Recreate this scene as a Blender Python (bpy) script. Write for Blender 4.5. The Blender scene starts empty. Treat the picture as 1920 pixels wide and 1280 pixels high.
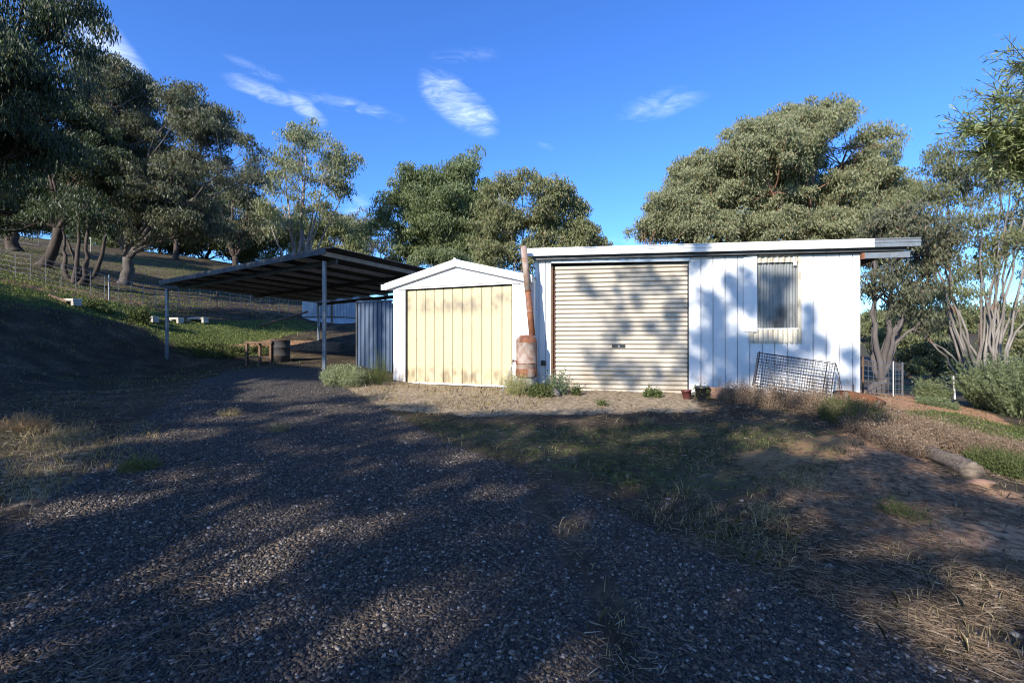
import bpy, math, random
import numpy as np
from mathutils import Vector, Matrix
rng = np.random.default_rng(7)
random.seed(7)
sc = bpy.context.scene
COL = sc.collection
F = 906.7            # focal length in photo pixels (17 mm on 36 mm, 1920 px)
CAMZ = 1.5
R = math.radians
SUN_AZ, SUN_EL = R(-145), R(27)
SUN = np.array([math.sin(SUN_AZ)*math.cos(SUN_EL), math.cos(SUN_AZ)*math.cos(SUN_EL), math.sin(SUN_EL)])

def at(px, py, Y):
    return ((px-960)/F*Y, Y, CAMZ+(640-py)/F*Y)

# ------------------------------------------------------------------ terrain
CP = np.array([
 (0,0,0),(-3,0,0),(3,0,-.03),(-6,1,.05),(6,1,-.12),(0,4,.12),(3,4,.08),(-4,4,.15),(0,7,.36),(3,7,.33),(-3,7.5,.42),
 (-2.5,10.8,.6),(0.3,9.4,.54),(3.4,9.1,.475),(5.5,8.6,.46),(6.5,8.4,.36),(-6,7,.4),(-8,6,.4),(-11,5,.6),(-15,4,1.6),
 (-4.3,11.3,.82),(-7,14,.84),(-11.0,15.4,.88),(-8,17,.9),(-5,16,.9),(-8.4,18.6,1.15),(-9,21.8,1.9),(-9.3,24,2.4),(-6.5,24,2.15),(-3,24,1.8),
 (-13,21,2.45),(-10.3,16.9,.98),(-14.2,19.3,2.55),(-14.6,16.5,2.8),(-11.3,12.6,.75),(-15.3,14.5,3.15),(-9.9,9.5,.55),(-14.6,9.8,2.4),
 (-19,18,4.0),(-16.5,20,3.25),(-13.7,23,3.05),(-20,25,4.4),(-22.4,23,5.1),(-33,32,7.6),(-46,44,11.2),(-28.6,48,9.4),(-18,48,7),(-5,32,2.2),(-5,50,2.5),
 (0,14,.5),(3,20,-.1),(0,40,0),(12,30,-1.6),
 (7.4,8.7,.12),(8.6,11.5,.2),(12.8,17,-.28),(10.4,10,-.26),(13.2,13,-.36),(4.75,5.0,.07),(5.6,5,-.08),(7.8,8,-.18),(6.5,6.6,.0),
 (16,10,-.7),(16,4,-.9),(32,40,-1.2),(20,24,-.8),(60,70,-.5),(104,120,3.0),(165,150,5.0),
 (-12,-6,.8),(-25,-5,2.5),(-25,8,4.5),(8,-8,-.5),(0,-12,.3),
 (-80,60,17),(-60,0,9),(-90,120,20),(-30,110,6),(30,120,1),(0,250,4),(-200,250,30),(200,250,8),(230,60,-2),(100,-50,-6),(0,-120,2),(-120,-100,16),(-250,30,35),(300,300,8),(-350,350,40),(0,450,8)], float)
def _phi(r2):
    return np.where(r2>1e-9, .5*r2*np.log(np.maximum(r2,1e-9)), 0)
_S = 30.0
_xy = CP[:,:2]/_S
_d = ((_xy[:,None]-_xy[None])**2).sum(-1)
_n = len(CP)
_A = np.zeros((_n+3,_n+3)); _A[:_n,:_n] = _phi(_d)+np.eye(_n)*1e-5
_A[:_n,_n]=1; _A[:_n,_n+1:]=_xy; _A[_n,:_n]=1; _A[_n+1:,:_n]=_xy.T
_w = np.linalg.solve(_A, np.concatenate([CP[:,2],[0,0,0]]))
def vnoise(x, y, s, seed=0):
    x = np.asarray(x,float)/s; y = np.asarray(y,float)/s
    xi = np.floor(x).astype(np.int64); yi = np.floor(y).astype(np.int64)
    fx = x-xi; fy = y-yi; fx = fx*fx*(3-2*fx); fy = fy*fy*(3-2*fy)
    def h(a,b):
        v = (a*374761393 + b*668265263 + seed*974711) & 0x7fffffff
        v = ((v ^ (v>>13))*1274126177) & 0x7fffffff
        return ((v ^ (v>>16)) & 0xffff)/65535.0
    return (h(xi,yi)*(1-fx)+h(xi+1,yi)*fx)*(1-fy)+(h(xi,yi+1)*(1-fx)+h(xi+1,yi+1)*fx)*fy
def fbm(x,y,s,seed=0,o=3):
    t=0;a=1;n=0
    for k in range(o):
        t=t+a*vnoise(x,y,s/2**k,seed+k*17); n+=a; a*=.5
    return t/n
def gz(x, y):
    x = np.atleast_1d(np.asarray(x,float)); y = np.atleast_1d(np.asarray(y,float))
    out = np.empty(x.shape); xf=x.ravel(); yf=y.ravel(); o=np.empty(len(xf))
    for i in range(0,len(xf),20000):
        q = np.stack([xf[i:i+20000],yf[i:i+20000]],1)/_S
        d = ((q[:,None]-_xy[None])**2).sum(-1)
        o[i:i+20000] = _phi(d)@_w[:_n]+_w[_n]+q@_w[_n+1:]
    out = o.reshape(x.shape)
    out = out + (fbm(x,y,1.0,71,4)-.5)*.22*np.clip((-x-8.5)/3,0,1)*np.clip((y-6)/4,0,1)
    out = out + (fbm(x,y,1.3,3)-.5)*.06 + (fbm(x,y,.35,9,2)-.5)*.018
    return out
def g1(x,y): return float(gz(x,y)[0])
def proj(x,y,z):
    yy = np.maximum(y,.3)
    return 960+F*x/yy, 640-F*(z-CAMZ)/yy
def inpoly(px,py,poly):
    r = np.zeros(px.shape,bool); n=len(poly); j=n-1
    for i in range(n):
        xi,yi=poly[i]; xj,yj=poly[j]
        c=((yi>py)!=(yj>py)) & (px < (xj-xi)*(py-yi)/((yj-yi) or 1e-9)+xi)
        r ^= c; j=i
    return r
def soft(px,py,poly,sig=10,n=7):
    rr=np.random.default_rng(3); t=0
    for k in range(n):
        t = t+inpoly(px+rr.normal(0,sig), py+rr.normal(0,sig*.5), poly)
    return t/n
GRAVEL=[(440,690),(600,688),(640,722),(720,768),(850,835),(1010,885),(1240,1000),(1420,1075),(1700,1200),(1950,1330),(2200,9000),(-900,9000),(-200,1060),(0,1010),(150,900),(230,810),(330,748),(380,712)]
GREENS=[([(720,765),(950,790),(1100,800),(1250,790),(1500,780),(1620,830),(1560,900),(1300,945),(1100,905),(900,860),(760,805)],.45),
 ([(1690,766),(1790,772),(1880,795),(2100,805),(2100,900),(1850,838),(1730,805)],1.),
 ([(-300,470),(0,528),(60,540),(300,582),(330,600),(560,598),(600,612),(480,642),(330,650),(260,610),(130,582),(0,562),(-300,520)],.85),
 ([(1300,940),(1500,990),(1450,1060),(1300,1010)],.4),
 ([(1640,690),(1760,690),(1780,745),(1640,728)],.6),
 ([(0,680),(350,680),(440,700),(330,760),(0,800)],.15)]
REDS=[([(1605,725),(1640,733),(1760,748),(1860,775),(1960,830),(1960,850),(1850,806),(1780,772),(1680,768),(1612,752)],1.),
 ([(660,722),(1060,722),(1300,738),(1420,742),(1400,778),(1000,790),(700,770)],.2),
 ([(1350,850),(1500,820),(1650,800),(1800,900),(1960,930),(1960,1100),(1700,1040),(1500,960)],.6),
 ([(0,515),(120,535),(280,565),(280,575),(100,550),(0,530)],.6),
 ([(340,625),(640,640),(640,660),(420,650)],.6),
 ([(300,590),(330,585),(430,598),(300,604)],.5)]
STRAWS=[([(600,700),(740,712),(1060,724),(1290,738),(1320,768),(900,778),(720,768),(640,738)],.95),
 ([(1450,850),(1620,830),(1800,900),(2000,960),(2000,1180),(1700,1150),(1480,1000)],.28),([(1640,1000),(2000,960),(2000,1260),(1750,1190)],.3),
 ([(-200,780),(200,800),(180,900),(60,960),(-200,1000)],.4),([(0,985),(200,900),(330,880),(300,1000),(120,1100),(-100,1200)],.35),
 ([(0,440),(230,470),(420,520),(420,560),(200,545),(0,500)],.35)]
def straw(x,y,z):
    px,py=proj(x,y,z); nz=(fbm(x,y,.7,91)-.5)*60/np.maximum(y/4,.8); s=np.zeros(x.shape)
    for p,w in STRAWS: s=np.maximum(s,w*soft(px+nz,py+nz*.4,p,8))
    return np.where((y>.6)&(y<40),s,0)
def masks(x,y,z):
    px,py = proj(x,y,z)
    nz = (fbm(x,y,.9,21)-.5)*70/np.maximum(y/4,.8)
    front = y>.6
    gr = np.where(front, soft(px+nz,py+nz*.4,GRAVEL,9), (np.abs(x)<7).astype(float))
    gr = np.where(y>22,0,gr)
    gr = gr*(1-.75*np.exp(-((x-(.38+(3.8-y)*.14)+(fbm(x,y,.8,13)-.5)*.5)/(.17+.1*fbm(x,y,1.5,14)))**2)*(y<6))
    gn = np.zeros(x.shape)
    for p,w in GREENS: gn=np.maximum(gn, w*soft(px+nz,py+nz*.3,p,8))
    gn = np.where(front&(y<30),gn,0)
    far = np.clip((y-24)/10,0,1)
    gn = np.maximum(gn, far*(.1+.5*fbm(x,y,9,5)))
    gn = np.where((x<-14)&(y<=24),np.maximum(gn,.3),gn)
    gn = np.where(front,gn,.3)
    rd = np.zeros(x.shape)
    for p,w in REDS: rd=np.maximum(rd, w*soft(px+nz*.5,py+nz*.2,p,6))
    rd = np.where(front&(y<26),rd,0)
    return gr,gn*(1-gr),rd*(1-gr)

# ------------------------------------------------------------------ materials
MATS={}
def nmat(name):
    m = bpy.data.materials.new(name); m.use_nodes=True
    nt=m.node_tree; nt.nodes.clear()
    out=nt.nodes.new('ShaderNodeOutputMaterial')
    return m,nt,out
def N(nt,t,**k):
    n=nt.nodes.new(t)
    for a,b in k.items():
        if a in ('ins',):
            for kk,v in b.items(): n.inputs[kk].default_value=v
        else: setattr(n,a,b)
    return n
def L(nt,a,b): nt.links.new(a,b)
def c4(c): return (c[0],c[1],c[2],1)
def ramp(nt, fac, stops):
    r=N(nt,'ShaderNodeValToRGB'); e=r.color_ramp.elements
    while len(e)<len(stops): e.new(.5)
    for i,(p,c) in enumerate(stops):
        e[i].position=p; e[i].color=c4(c) if hasattr(c,'__len__') else (c,c,c,1)
    L(nt,fac,r.inputs[0]); return r.outputs[0]
def mix(nt, fac, a, b, mode='MIX'):
    m=N(nt,'ShaderNodeMix',data_type='RGBA',blend_type=mode)
    if isinstance(fac,(int,float)): m.inputs[0].default_value=fac
    else: L(nt,fac,m.inputs[0])
    for v,i in ((a,6),(b,7)):
        if isinstance(v,(tuple,list)): m.inputs[i].default_value=c4(v)
        else: L(nt,v,m.inputs[i])
    return m.outputs[2]
def noise(nt, scale, detail=4, co=None, st=None, rough=.55):
    if co is None: co=N(nt,'ShaderNodeTexCoord').outputs['Object']
    if st:
        mp=N(nt,'ShaderNodeMapping'); mp.inputs['Scale'].default_value=st; L(nt,co,mp.inputs[0]); co=mp.outputs[0]
    n=N(nt,'ShaderNodeTexNoise'); n.inputs['Scale'].default_value=scale; n.inputs['Detail'].default_value=detail; n.inputs['Roughness'].default_value=rough
    L(nt,co,n.inputs['Vector']); return n.outputs['Fac']
def pm(name, c1, c2=None, scale=4, rough=.6, bump=0, metal=0, st=None, lo=.35, hi=.65, spots=None, bscale=None, island=0, spec=.5):
    if name in MATS: return MATS[name]
    m,nt,out=nmat(name)
    b=N(nt,'ShaderNodeBsdfPrincipled'); L(nt,b.outputs[0],out.inputs[0])
    b.inputs['Roughness'].default_value=rough; b.inputs['Metallic'].default_value=metal
    b.inputs['Specular IOR Level'].default_value=spec
    col=c1
    if c2 is not None:
        f=noise(nt,scale,6,st=st); col=ramp(nt,f,[(lo,c1),(hi,c2)])
        rr=ramp(nt,f,[(.3,max(0,rough-.12)),(.7,min(1,rough+.1))]); L(nt,rr,b.inputs['Roughness'])
    if spots:
        for (sc_,c3,a,bb,sst) in spots:
            f2=noise(nt,sc_,5,st=sst); col=mix(nt,ramp(nt,f2,[(a,0.),(bb,1.)]),col,c3)
    if island:
        g=N(nt,'ShaderNodeNewGeometry'); v=ramp(nt,g.outputs['Random Per Island'],[(0,1-island),(1,1+island)])
        col=mix(nt,1.,col,v,'MULTIPLY')
    if isinstance(col,tuple): b.inputs['Base Color'].default_value=c4(col)
    else: L(nt,col,b.inputs['Base Color'])
    if bump:
        bp=N(nt,'ShaderNodeBump'); bp.inputs['Strength'].default_value=min(1,bump); bp.inputs['Distance'].default_value=.01
        L(nt,noise(nt,bscale or scale*6,5,st=st),bp.inputs['Height']); L(nt,bp.outputs[0],b.inputs['Normal'])
    MATS[name]=m; return m
def leafmat(name, c1, c2, c3=None, trans=.3, rough=.5, spec=.35):
    if name in MATS: return MATS[name]
    m,nt,out=nmat(name)
    g=N(nt,'ShaderNodeNewGeometry')
    stops=[(0,c1),(.6,c2)]+([(.93,c2),(1,c3)] if c3 else [])
    col=ramp(nt,g.outputs['Random Per Island'],stops)
    b=N(nt,'ShaderNodeBsdfPrincipled'); b.inputs['Roughness'].default_value=rough; b.inputs['Specular IOR Level'].default_value=spec
    L(nt,col,b.inputs['Base Color'])
    t=N(nt,'ShaderNodeBsdfTranslucent'); L(nt,mix(nt,1.,col,(1.1,1.25,.6),'MULTIPLY'),t.inputs[0])
    ms=N(nt,'ShaderNodeMixShader'); ms.inputs[0].default_value=trans
    L(nt,b.outputs[0],ms.inputs[1]); L(nt,t.outputs[0],ms.inputs[2]); L(nt,ms.outputs[0],out.inputs[0])
    MATS[name]=m; return m

# ------------------------------------------------------------------ mesh helpers
class MB:
    def __init__(s): s.v=[]; s.f=[]
    def add(s,vs,fs):
        o=len(s.v); s.v+= [tuple(v) for v in vs]; s.f+=[tuple(i+o for i in f) for f in fs]; return s
    def box(s,x0,x1,y0,y1,z0,z1):
        return s.add([(x0,y0,z0),(x1,y0,z0),(x1,y1,z0),(x0,y1,z0),(x0,y0,z1),(x1,y0,z1),(x1,y1,z1),(x0,y1,z1)],
          [(0,3,2,1),(4,5,6,7),(0,1,5,4),(1,2,6,5),(2,3,7,6),(3,0,4,7)])
    def hexa(s,p): # 8 points bottom ccw, top ccw
        return s.add(p,[(0,3,2,1),(4,5,6,7),(0,1,5,4),(1,2,6,5),(2,3,7,6),(3,0,4,7)])
    def bar(s,a,b,w,h=None,up=(0,0,1)):
        a=Vector(a);b=Vector(b);h=h or w;d=(b-a).normalized();u=Vector(up)
        if abs(d.dot(u))>.98: u=Vector((0,1,0))
        r=d.cross(u).normalized();u=r.cross(d)
        o=[(-1,-1),(1,-1),(1,1),(-1,1)]
        return s.hexa([a+r*i*w/2+u*j*h/2 for i,j in o]+[b+r*i*w/2+u*j*h/2 for i,j in o])
    def tube(s,path,rad,n=8,cap=True):
        P=[Vector(p) for p in path]; k=len(P)
        if not hasattr(rad,'__len__'): rad=[rad]*k
        o=len(s.v); u=None
        for i in range(k):
            d=(P[min(i+1,k-1)]-P[max(i-1,0)]).normalized()
            if u is None:
                u=Vector((0,0,1)) if abs(d.z)<.9 else Vector((1,0,0))
            u=(u-d*u.dot(d)).normalized(); w=d.cross(u)
            for j in range(n):
                a=2*math.pi*j/n; s.v.append(tuple(P[i]+(u*math.cos(a)+w*math.sin(a))*rad[i]))
        for i in range(k-1):
            for j in range(n):
                s.f.append((o+i*n+j,o+i*n+(j+1)%n,o+(i+1)*n+(j+1)%n,o+(i+1)*n+j))
        if cap:
            s.f.append(tuple(o+j for j in range(n))[::-1]); s.f.append(tuple(o+(k-1)*n+j for j in range(n)))
        return s
    def lathe(s,prof,n=24,c=(0,0,0)):
        o=len(s.v)
        for (r,z) in prof:
            for j in range(n):
                a=2*math.pi*j/n; s.v.append((c[0]+r*math.cos(a),c[1]+r*math.sin(a),c[2]+z))
        for i in range(len(prof)-1):
            for j in range(n): s.f.append((o+i*n+j,o+i*n+(j+1)%n,o+(i+1)*n+(j+1)%n,o+(i+1)*n+j))
        return s
    def extrude_profile_z(s,prof,z0,z1):  # prof: list of (x,y); z0,z1 funcs of x
        o=len(s.v)
        for (x,y) in prof: s.v.append((x,y,z0(x) if callable(z0) else z0))
        for (x,y) in prof: s.v.append((x,y,z1(x) if callable(z1) else z1))
        n=len(prof)
        for i in range(n-1): s.f.append((o+i,o+i+1,o+n+i+1,o+n+i))
        return s
    def build(s,name,mat,parent=None,smooth=False,bevel=0,solid=0):
        me=bpy.data.meshes.new(name); me.from_pydata(s.v,[],s.f); me.update()
        me.materials.append(mat)
        if smooth: me.polygons.foreach_set('use_smooth',[True]*len(me.polygons))
        o=bpy.data.objects.new(name,me); COL.objects.link(o)
        if parent is not None: o.parent=parent
        if solid:
            md=o.modifiers.new('sol','SOLIDIFY'); md.thickness=solid; md.offset=0
        if bevel:
            md=o.modifiers.new('bev','BEVEL'); md.width=bevel; md.segments=2; md.limit_method='ANGLE'
        return o
def npmesh(name, V, k, mat, parent=None, faces=None, smooth=False):
    """V: (n*k,3) vertices, one k-gon per k vertices, or explicit faces (m,k)"""
    V=np.asarray(V,np.float32).reshape(-1,3)
    if faces is None: faces=np.arange(len(V)).reshape(-1,k)
    m=len(faces)
    me=bpy.data.meshes.new(name); me.vertices.add(len(V)); me.vertices.foreach_set('co',V.ravel())
    me.loops.add(m*k); me.loops.foreach_set('vertex_index',faces.astype(np.int32).ravel())
    me.polygons.add(m); me.polygons.foreach_set('loop_start',np.arange(0,m*k,k,dtype=np.int32))
    if smooth: me.polygons.foreach_set('use_smooth',np.ones(m,bool))
    me.materials.append(mat); me.update(calc_edges=True)
    o=bpy.data.objects.new(name,me); COL.objects.link(o)
    if parent is not None: o.parent=parent
    return o
def thing(name,label,cat,loc=(0,0,0),rz=0,group=None):
    o=bpy.data.objects.new(name,None); o.empty_display_size=.3; COL.objects.link(o)
    o.location=loc; o.rotation_euler=(0,0,rz); tag(o,label,cat,group); return o
def tag(o,label=None,cat=None,group=None,kind=None):
    if label: o['label']=label
    if cat: o['category']=cat
    if group: o['group']=group
    if kind: o['kind']=kind
    return o

# ------------------------------------------------------------------ ground
def axis(lo,hi,step,far_lo,far_hi,g=1.22):
    c=list(np.arange(lo,hi+1e-6,step)); s=step; x=hi
    while x<far_hi: s*=g; x+=s; c.append(x)
    s=step; x=lo; pre=[]
    while x>far_lo: s*=g; x-=s; pre.append(x)
    return np.array(pre[::-1]+c)
ax=axis(-19,14,.1,-420,420); ay=axis(.8,24,.1,-200,520)
GX,GY=np.meshgrid(ax,ay); GZ=gz(GX,GY)
nx,ny=len(ax),len(ay)
idx=np.arange(nx*ny).reshape(ny,nx)
fc=np.stack([idx[:-1,:-1],idx[:-1,1:],idx[1:,1:],idx[1:,:-1]],-1).reshape(-1,4)
gr,gn,rd=masks(GX,GY,GZ)

def ground_material():
    m,nt,out=nmat('ground_mixed')
    b=N(nt,'ShaderNodeBsdfPrincipled'); L(nt,b.outputs[0],out.inputs[0]); b.inputs['Roughness'].default_value=.95; b.inputs['Specular IOR Level'].default_value=.15
    at_=N(nt,'ShaderNodeAttribute',attribute_name='mask'); sp=N(nt,'ShaderNodeSeparateColor'); L(nt,at_.outputs['Color'],sp.inputs[0])
    co=N(nt,'ShaderNodeTexCoord').outputs['Object']
    n1=noise(nt,1.6,8,co); n2=noise(nt,14,6,co); n3=noise(nt,60,4,co); nb=noise(nt,.35,4,co)
    dirt=ramp(nt,n1,[(.3,(.035,.026,.018)),(.52,(.075,.055,.037)),(.7,(.15,.11,.07))])
    dirt=mix(nt,ramp(nt,n2,[(.45,0.),(.6,.7)]),dirt,(.03,.026,.017))
    red=ramp(nt,n2,[(.35,(.30,.15,.08)),(.65,(.52,.30,.16))])
    grass=ramp(nt,n2,[(.3,(.025,.038,.010)),(.5,(.07,.092,.025)),(.7,(.15,.16,.055))])
    vo=N(nt,'ShaderNodeTexVoronoi'); vo.inputs['Scale'].default_value=55; L(nt,co,vo.inputs['Vector'])
    sv=N(nt,'ShaderNodeSeparateColor'); L(nt,vo.outputs['Color'],sv.inputs[0])
    stone=ramp(nt,sv.outputs[0],[(0,(.032,.030,.028)),(.5,(.085,.078,.07)),(.85,(.17,.15,.125)),(1,(.3,.27,.23))])
    stone=mix(nt,ramp(nt,vo.outputs['Distance'],[(.3,0.),(.65,.8)]),stone,(.035,.03,.027))
    def jit(s):
        a=N(nt,'ShaderNodeMath',operation='ADD'); L(nt,s,a.inputs[0])
        q=N(nt,'ShaderNodeMath',operation='MULTIPLY_ADD'); L(nt,n2,q.inputs[0]); q.inputs[1].default_value=1.1; q.inputs[2].default_value=-.55
        L(nt,q.outputs[0],a.inputs[1]); return ramp(nt,a.outputs[0],[(.35,0.),(.65,1.)])
    col=mix(nt,jit(sp.outputs[2]),dirt,red)
    col=mix(nt,jit(sp.outputs[1]),col,grass)
    col=mix(nt,jit(at_.outputs['Alpha']),col,ramp(nt,n2,[(.3,(.15,.105,.065)),(.55,(.36,.28,.18)),(.75,(.42,.33,.22))]))
    col=mix(nt,jit(sp.outputs[0]),col,stone)
    L(nt,col,b.inputs['Base Color'])
    h=N(nt,'ShaderNodeMix',data_type='FLOAT'); L(nt,sp.outputs[0],h.inputs[0]); L(nt,n3,h.inputs[2])
    iv=N(nt,'ShaderNodeMath',operation='SUBTRACT'); iv.inputs[0].default_value=1; L(nt,vo.outputs['Distance'],iv.inputs[1]); L(nt,iv.outputs[0],h.inputs[3])
    bp=N(nt,'ShaderNodeBump'); bp.inputs['Strength'].default_value=.9; bp.inputs['Distance'].default_value=.02
    L(nt,h.outputs[0],bp.inputs['Height']); L(nt,bp.outputs[0],b.inputs['Normal'])
    return m
ground=npmesh('ground',np.stack([GX,GY,GZ],-1),4,ground_material(),faces=fc,smooth=True)
tag(ground,kind='structure')
ca=ground.data.color_attributes.new('mask','FLOAT_COLOR','POINT')
ca.data.foreach_set('color',np.stack([gr,gn,rd,straw(GX,GY,GZ)*(1-gr)],-1).astype(np.float32).ravel())

# ------------------------------------------------------------------ shed frames
SH_R=-R(10.5); SH_D=9.3
def shed_Y(px): return SH_D*5224.0/(px+3934.0)
_l=at(1003,640,shed_Y(1003)); SH_O=(_l[0],_l[1]); SB=.49
def su(px,off=0.0):   # local x on the shed wall (plane offset toward camera by off) seen at px
    c,s=math.cos(SH_R),math.sin(SH_R); k=(px-960)/F
    # point = O + x*(c,s) + (-off)*(-s,c)
    ox=SH_O[0]+off*s; oy=SH_O[1]-off*c
    return (k*oy-ox)/(c-k*s)
def sz(px,py,off=0.0): # local z on shed wall
    x=su(px,off); Y=SH_O[1]-off*math.cos(SH_R)+x*math.sin(SH_R)
    return CAMZ+(640-py)/F*Y-SB
GA_R=-R(24.0); GA_O=(-2.70,11.0); GB=.60
def gu(px,off=0.0):
    c,s=math.cos(GA_R),math.sin(GA_R); k=(px-960)/F
    ox=GA_O[0]+off*s; oy=GA_O[1]-off*c
    return (k*oy-ox)/(c-k*s)
def gzz(px,py,off=0.0):
    x=gu(px,off); Y=GA_O[1]-off*math.cos(GA_R)+x*math.sin(GA_R)
    return CAMZ+(640-py)/F*Y-GB
# ------------------------------------------------------------------ materials in use
M_WHITE=pm('white_sheet',(.72,.73,.74),(.64,.65,.66),1.3,.42,.15,spots=[(3,(.55,.53,.48),.66,.85,(1,1,.35)),(30,(.45,.42,.36),.68,.8,None)])
M_TRIM=pm('white_trim',(.80,.80,.80),(.68,.68,.67),2.5,.45,.15,spots=[(9,(.5,.47,.42),.62,.85,None)])
M_CREAM=pm('cream_door',(.56,.475,.28),(.46,.40,.25),1.6,.5,.15,spots=[(1.7,(.40,.34,.25),.56,.8,(1,1,1.6)),(26,(.36,.29,.17),.63,.72,None)])
M_ROLL=pm('roller_cream',(.55,.49,.40),(.44,.385,.31),2.2,.5,.1,spots=[(6,(.42,.37,.29),.58,.8,(.4,1,3)),(1.2,(.5,.44,.34),.5,.75,(1,1,2))])
M_GALV=pm('galvanised',(.40,.42,.45),(.26,.28,.31),9,.42,.2,metal=.7,spots=[(20,(.5,.52,.55),.6,.7,None)])
M_GALVD=pm('shade_dark_galvanised',(.075,.08,.085),(.045,.048,.05),5,.6,.2,metal=.4)  # dark tone puts the shade on the carport edge into the metal
M_STEELPOST=pm('painted_post',(.14,.16,.19),(.10,.115,.14),5,.45,.1,metal=.5)
M_BLUE=pm('blue_grey_sheet',(.10,.14,.21),(.07,.10,.16),2,.35,.1,metal=.3)
M_BLACK=pm('dark_gap',(.012,.012,.012),None,1,.8)
M_RUST=pm('rust',(.26,.10,.045),(.14,.055,.03),9,.85,.6,spots=[(6,(.33,.27,.23),.52,.66,(1,1,.45)),(22,(.07,.03,.02),.6,.72,None)])
M_RUSTG=pm('rust_grey',(.36,.30,.26),(.25,.15,.10),7,.75,.5,spots=[(14,(.40,.36,.33),.58,.7,(1,1,.3)),(5,(.16,.06,.03),.55,.72,None)])
M_RUSTD=pm('rust_dark',(.15,.05,.02),(.06,.025,.015),12,.9,.6)
M_ROLLT=pm('brown_timber',(.16,.09,.05),(.09,.05,.03),5,.8,.4,st=(1,1,6))
M_WOODG=pm('grey_timber',(.22,.17,.125),(.08,.06,.045),4,.85,.8,st=(1,8,8),bscale=20)
M_PLASTIC=pm('black_plastic',(.02,.02,.022),(.03,.03,.03),4,.4)
M_REDTIN=pm('red_tin',(.13,.03,.028),(.06,.03,.025),7,.5,.2)
M_POLY=pm('poly_sheet',(.26,.27,.27),(.17,.18,.18),2.2,.28,.1,st=(5,1,.5),spots=[(1.4,(.05,.05,.052),.52,.66,(1,1,.6)),(45,(.4,.4,.38),.74,.78,None)])
M_CORRC=pm('cream_corrugated',(.60,.55,.45),(.46,.42,.33),4,.5,.2,spots=[(5,(.22,.18,.13),.5,.75,(2,1,1))])
M_WIRE=pm('dark_wire',(.03,.03,.035),(.06,.05,.045),30,.5,metal=.6)
M_FWIRE=pm('fence_wire',(.26,.26,.26),(.18,.17,.16),10,.5,metal=.6)
M_CONC=pm('concrete',(.50,.47,.40),(.36,.33,.28),6,.9,.5)
M_BRICK=pm('brown_brick',(.30,.17,.11),(.2,.12,.08),8,.9,.5)
M_ROCK=pm('rock_face',(.22,.19,.16),(.12,.10,.085),5,.9,.9,spots=[(11,(.3,.28,.25),.6,.7,None)])
M_TANK=pm('pale_tank',(.42,.46,.50),(.33,.36,.40),3,.45,.1,spots=[(5,(.4,.36,.3),.6,.8,(1,1,.3))])
M_PURL=pm('pale_purlin',(.30,.31,.32),(.22,.23,.24),6,.5,.1)
M_DRUM=pm('shade_dark_drum',(.03,.032,.035),(.05,.035,.028),6,.85,.2)  # dark base colour carries the shade under the carport
M_STAKE=pm('white_stake',(.72,.72,.70),(.55,.53,.5),9,.6)

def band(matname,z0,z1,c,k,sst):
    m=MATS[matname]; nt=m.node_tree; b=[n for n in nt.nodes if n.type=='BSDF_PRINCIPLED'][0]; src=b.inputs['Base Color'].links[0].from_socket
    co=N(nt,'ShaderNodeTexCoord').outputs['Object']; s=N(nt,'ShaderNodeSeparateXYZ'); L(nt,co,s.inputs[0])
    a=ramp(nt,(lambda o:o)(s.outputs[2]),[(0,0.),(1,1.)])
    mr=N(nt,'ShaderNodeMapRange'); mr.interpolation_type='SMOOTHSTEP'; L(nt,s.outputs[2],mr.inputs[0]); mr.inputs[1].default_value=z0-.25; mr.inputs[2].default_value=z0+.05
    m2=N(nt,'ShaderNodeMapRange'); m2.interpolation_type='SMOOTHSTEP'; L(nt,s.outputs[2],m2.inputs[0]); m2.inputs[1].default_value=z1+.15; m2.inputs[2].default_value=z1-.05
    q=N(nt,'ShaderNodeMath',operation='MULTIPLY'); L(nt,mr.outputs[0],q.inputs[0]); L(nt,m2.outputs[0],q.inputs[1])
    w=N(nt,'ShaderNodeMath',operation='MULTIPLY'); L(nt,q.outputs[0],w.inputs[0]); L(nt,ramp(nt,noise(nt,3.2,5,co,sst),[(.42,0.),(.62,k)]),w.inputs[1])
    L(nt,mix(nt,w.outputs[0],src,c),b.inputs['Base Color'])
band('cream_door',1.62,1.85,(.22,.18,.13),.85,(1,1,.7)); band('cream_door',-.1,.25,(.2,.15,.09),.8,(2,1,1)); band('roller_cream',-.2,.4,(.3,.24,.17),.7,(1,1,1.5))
band('white_sheet',-.5,.3,(.36,.25,.17),.65,(2,1,1))
# ------------------------------------------------------------------ shed
shed=thing('shed','low white metal clad shed with a skillion roof, cream roller door and grey window sheet','shed',(SH_O[0],SH_O[1],SB),SH_R)
TOPL,TOPR=2.65,2.60; XR=su(1612)
def ztop(x): return TOPL+(TOPR-TOPL)*x/XR
def clad(x0,x1,z0,z1,name='front_wall',par=None,y=0,pitch=.2175,ph=None,mat=None):
    prof=[(x0,y+.04),(x0,y)]
    x=(ph if ph is not None else x0)+pitch
    while x<x0+.02: x+=pitch
    while x<x1-.03:
        prof+=[(x-.010,y-.004),(x-.009,y+.035),(x+.004,y+.035),(x+.007,y-.008),(x+.035,y-.004)]; x+=pitch
        prof+=[(x-pitch/2-.04,y-.001)] if x<x1-.03 else []
    prof=sorted(prof[2:],key=lambda p:p[0]); prof=[(x0,y+.04),(x0,y)]+prof+[(x1,y),(x1,y+.04)]
    b=MB(); b.extrude_profile_z(prof,z0,z1)
    return b.build(name,mat or M_WHITE,par,smooth=False)
xd0,xd1=su(1037),su(1292)
zlow=-.25
clad(0,su(1033),zlow,ztop,par=shed,ph=-.045,pitch=.13)
clad(xd1,su(1393),zlow,ztop,par=shed)
clad(su(1393),su(1502),zlow,sz(1450,615),par=shed,ph=xd1)
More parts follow.
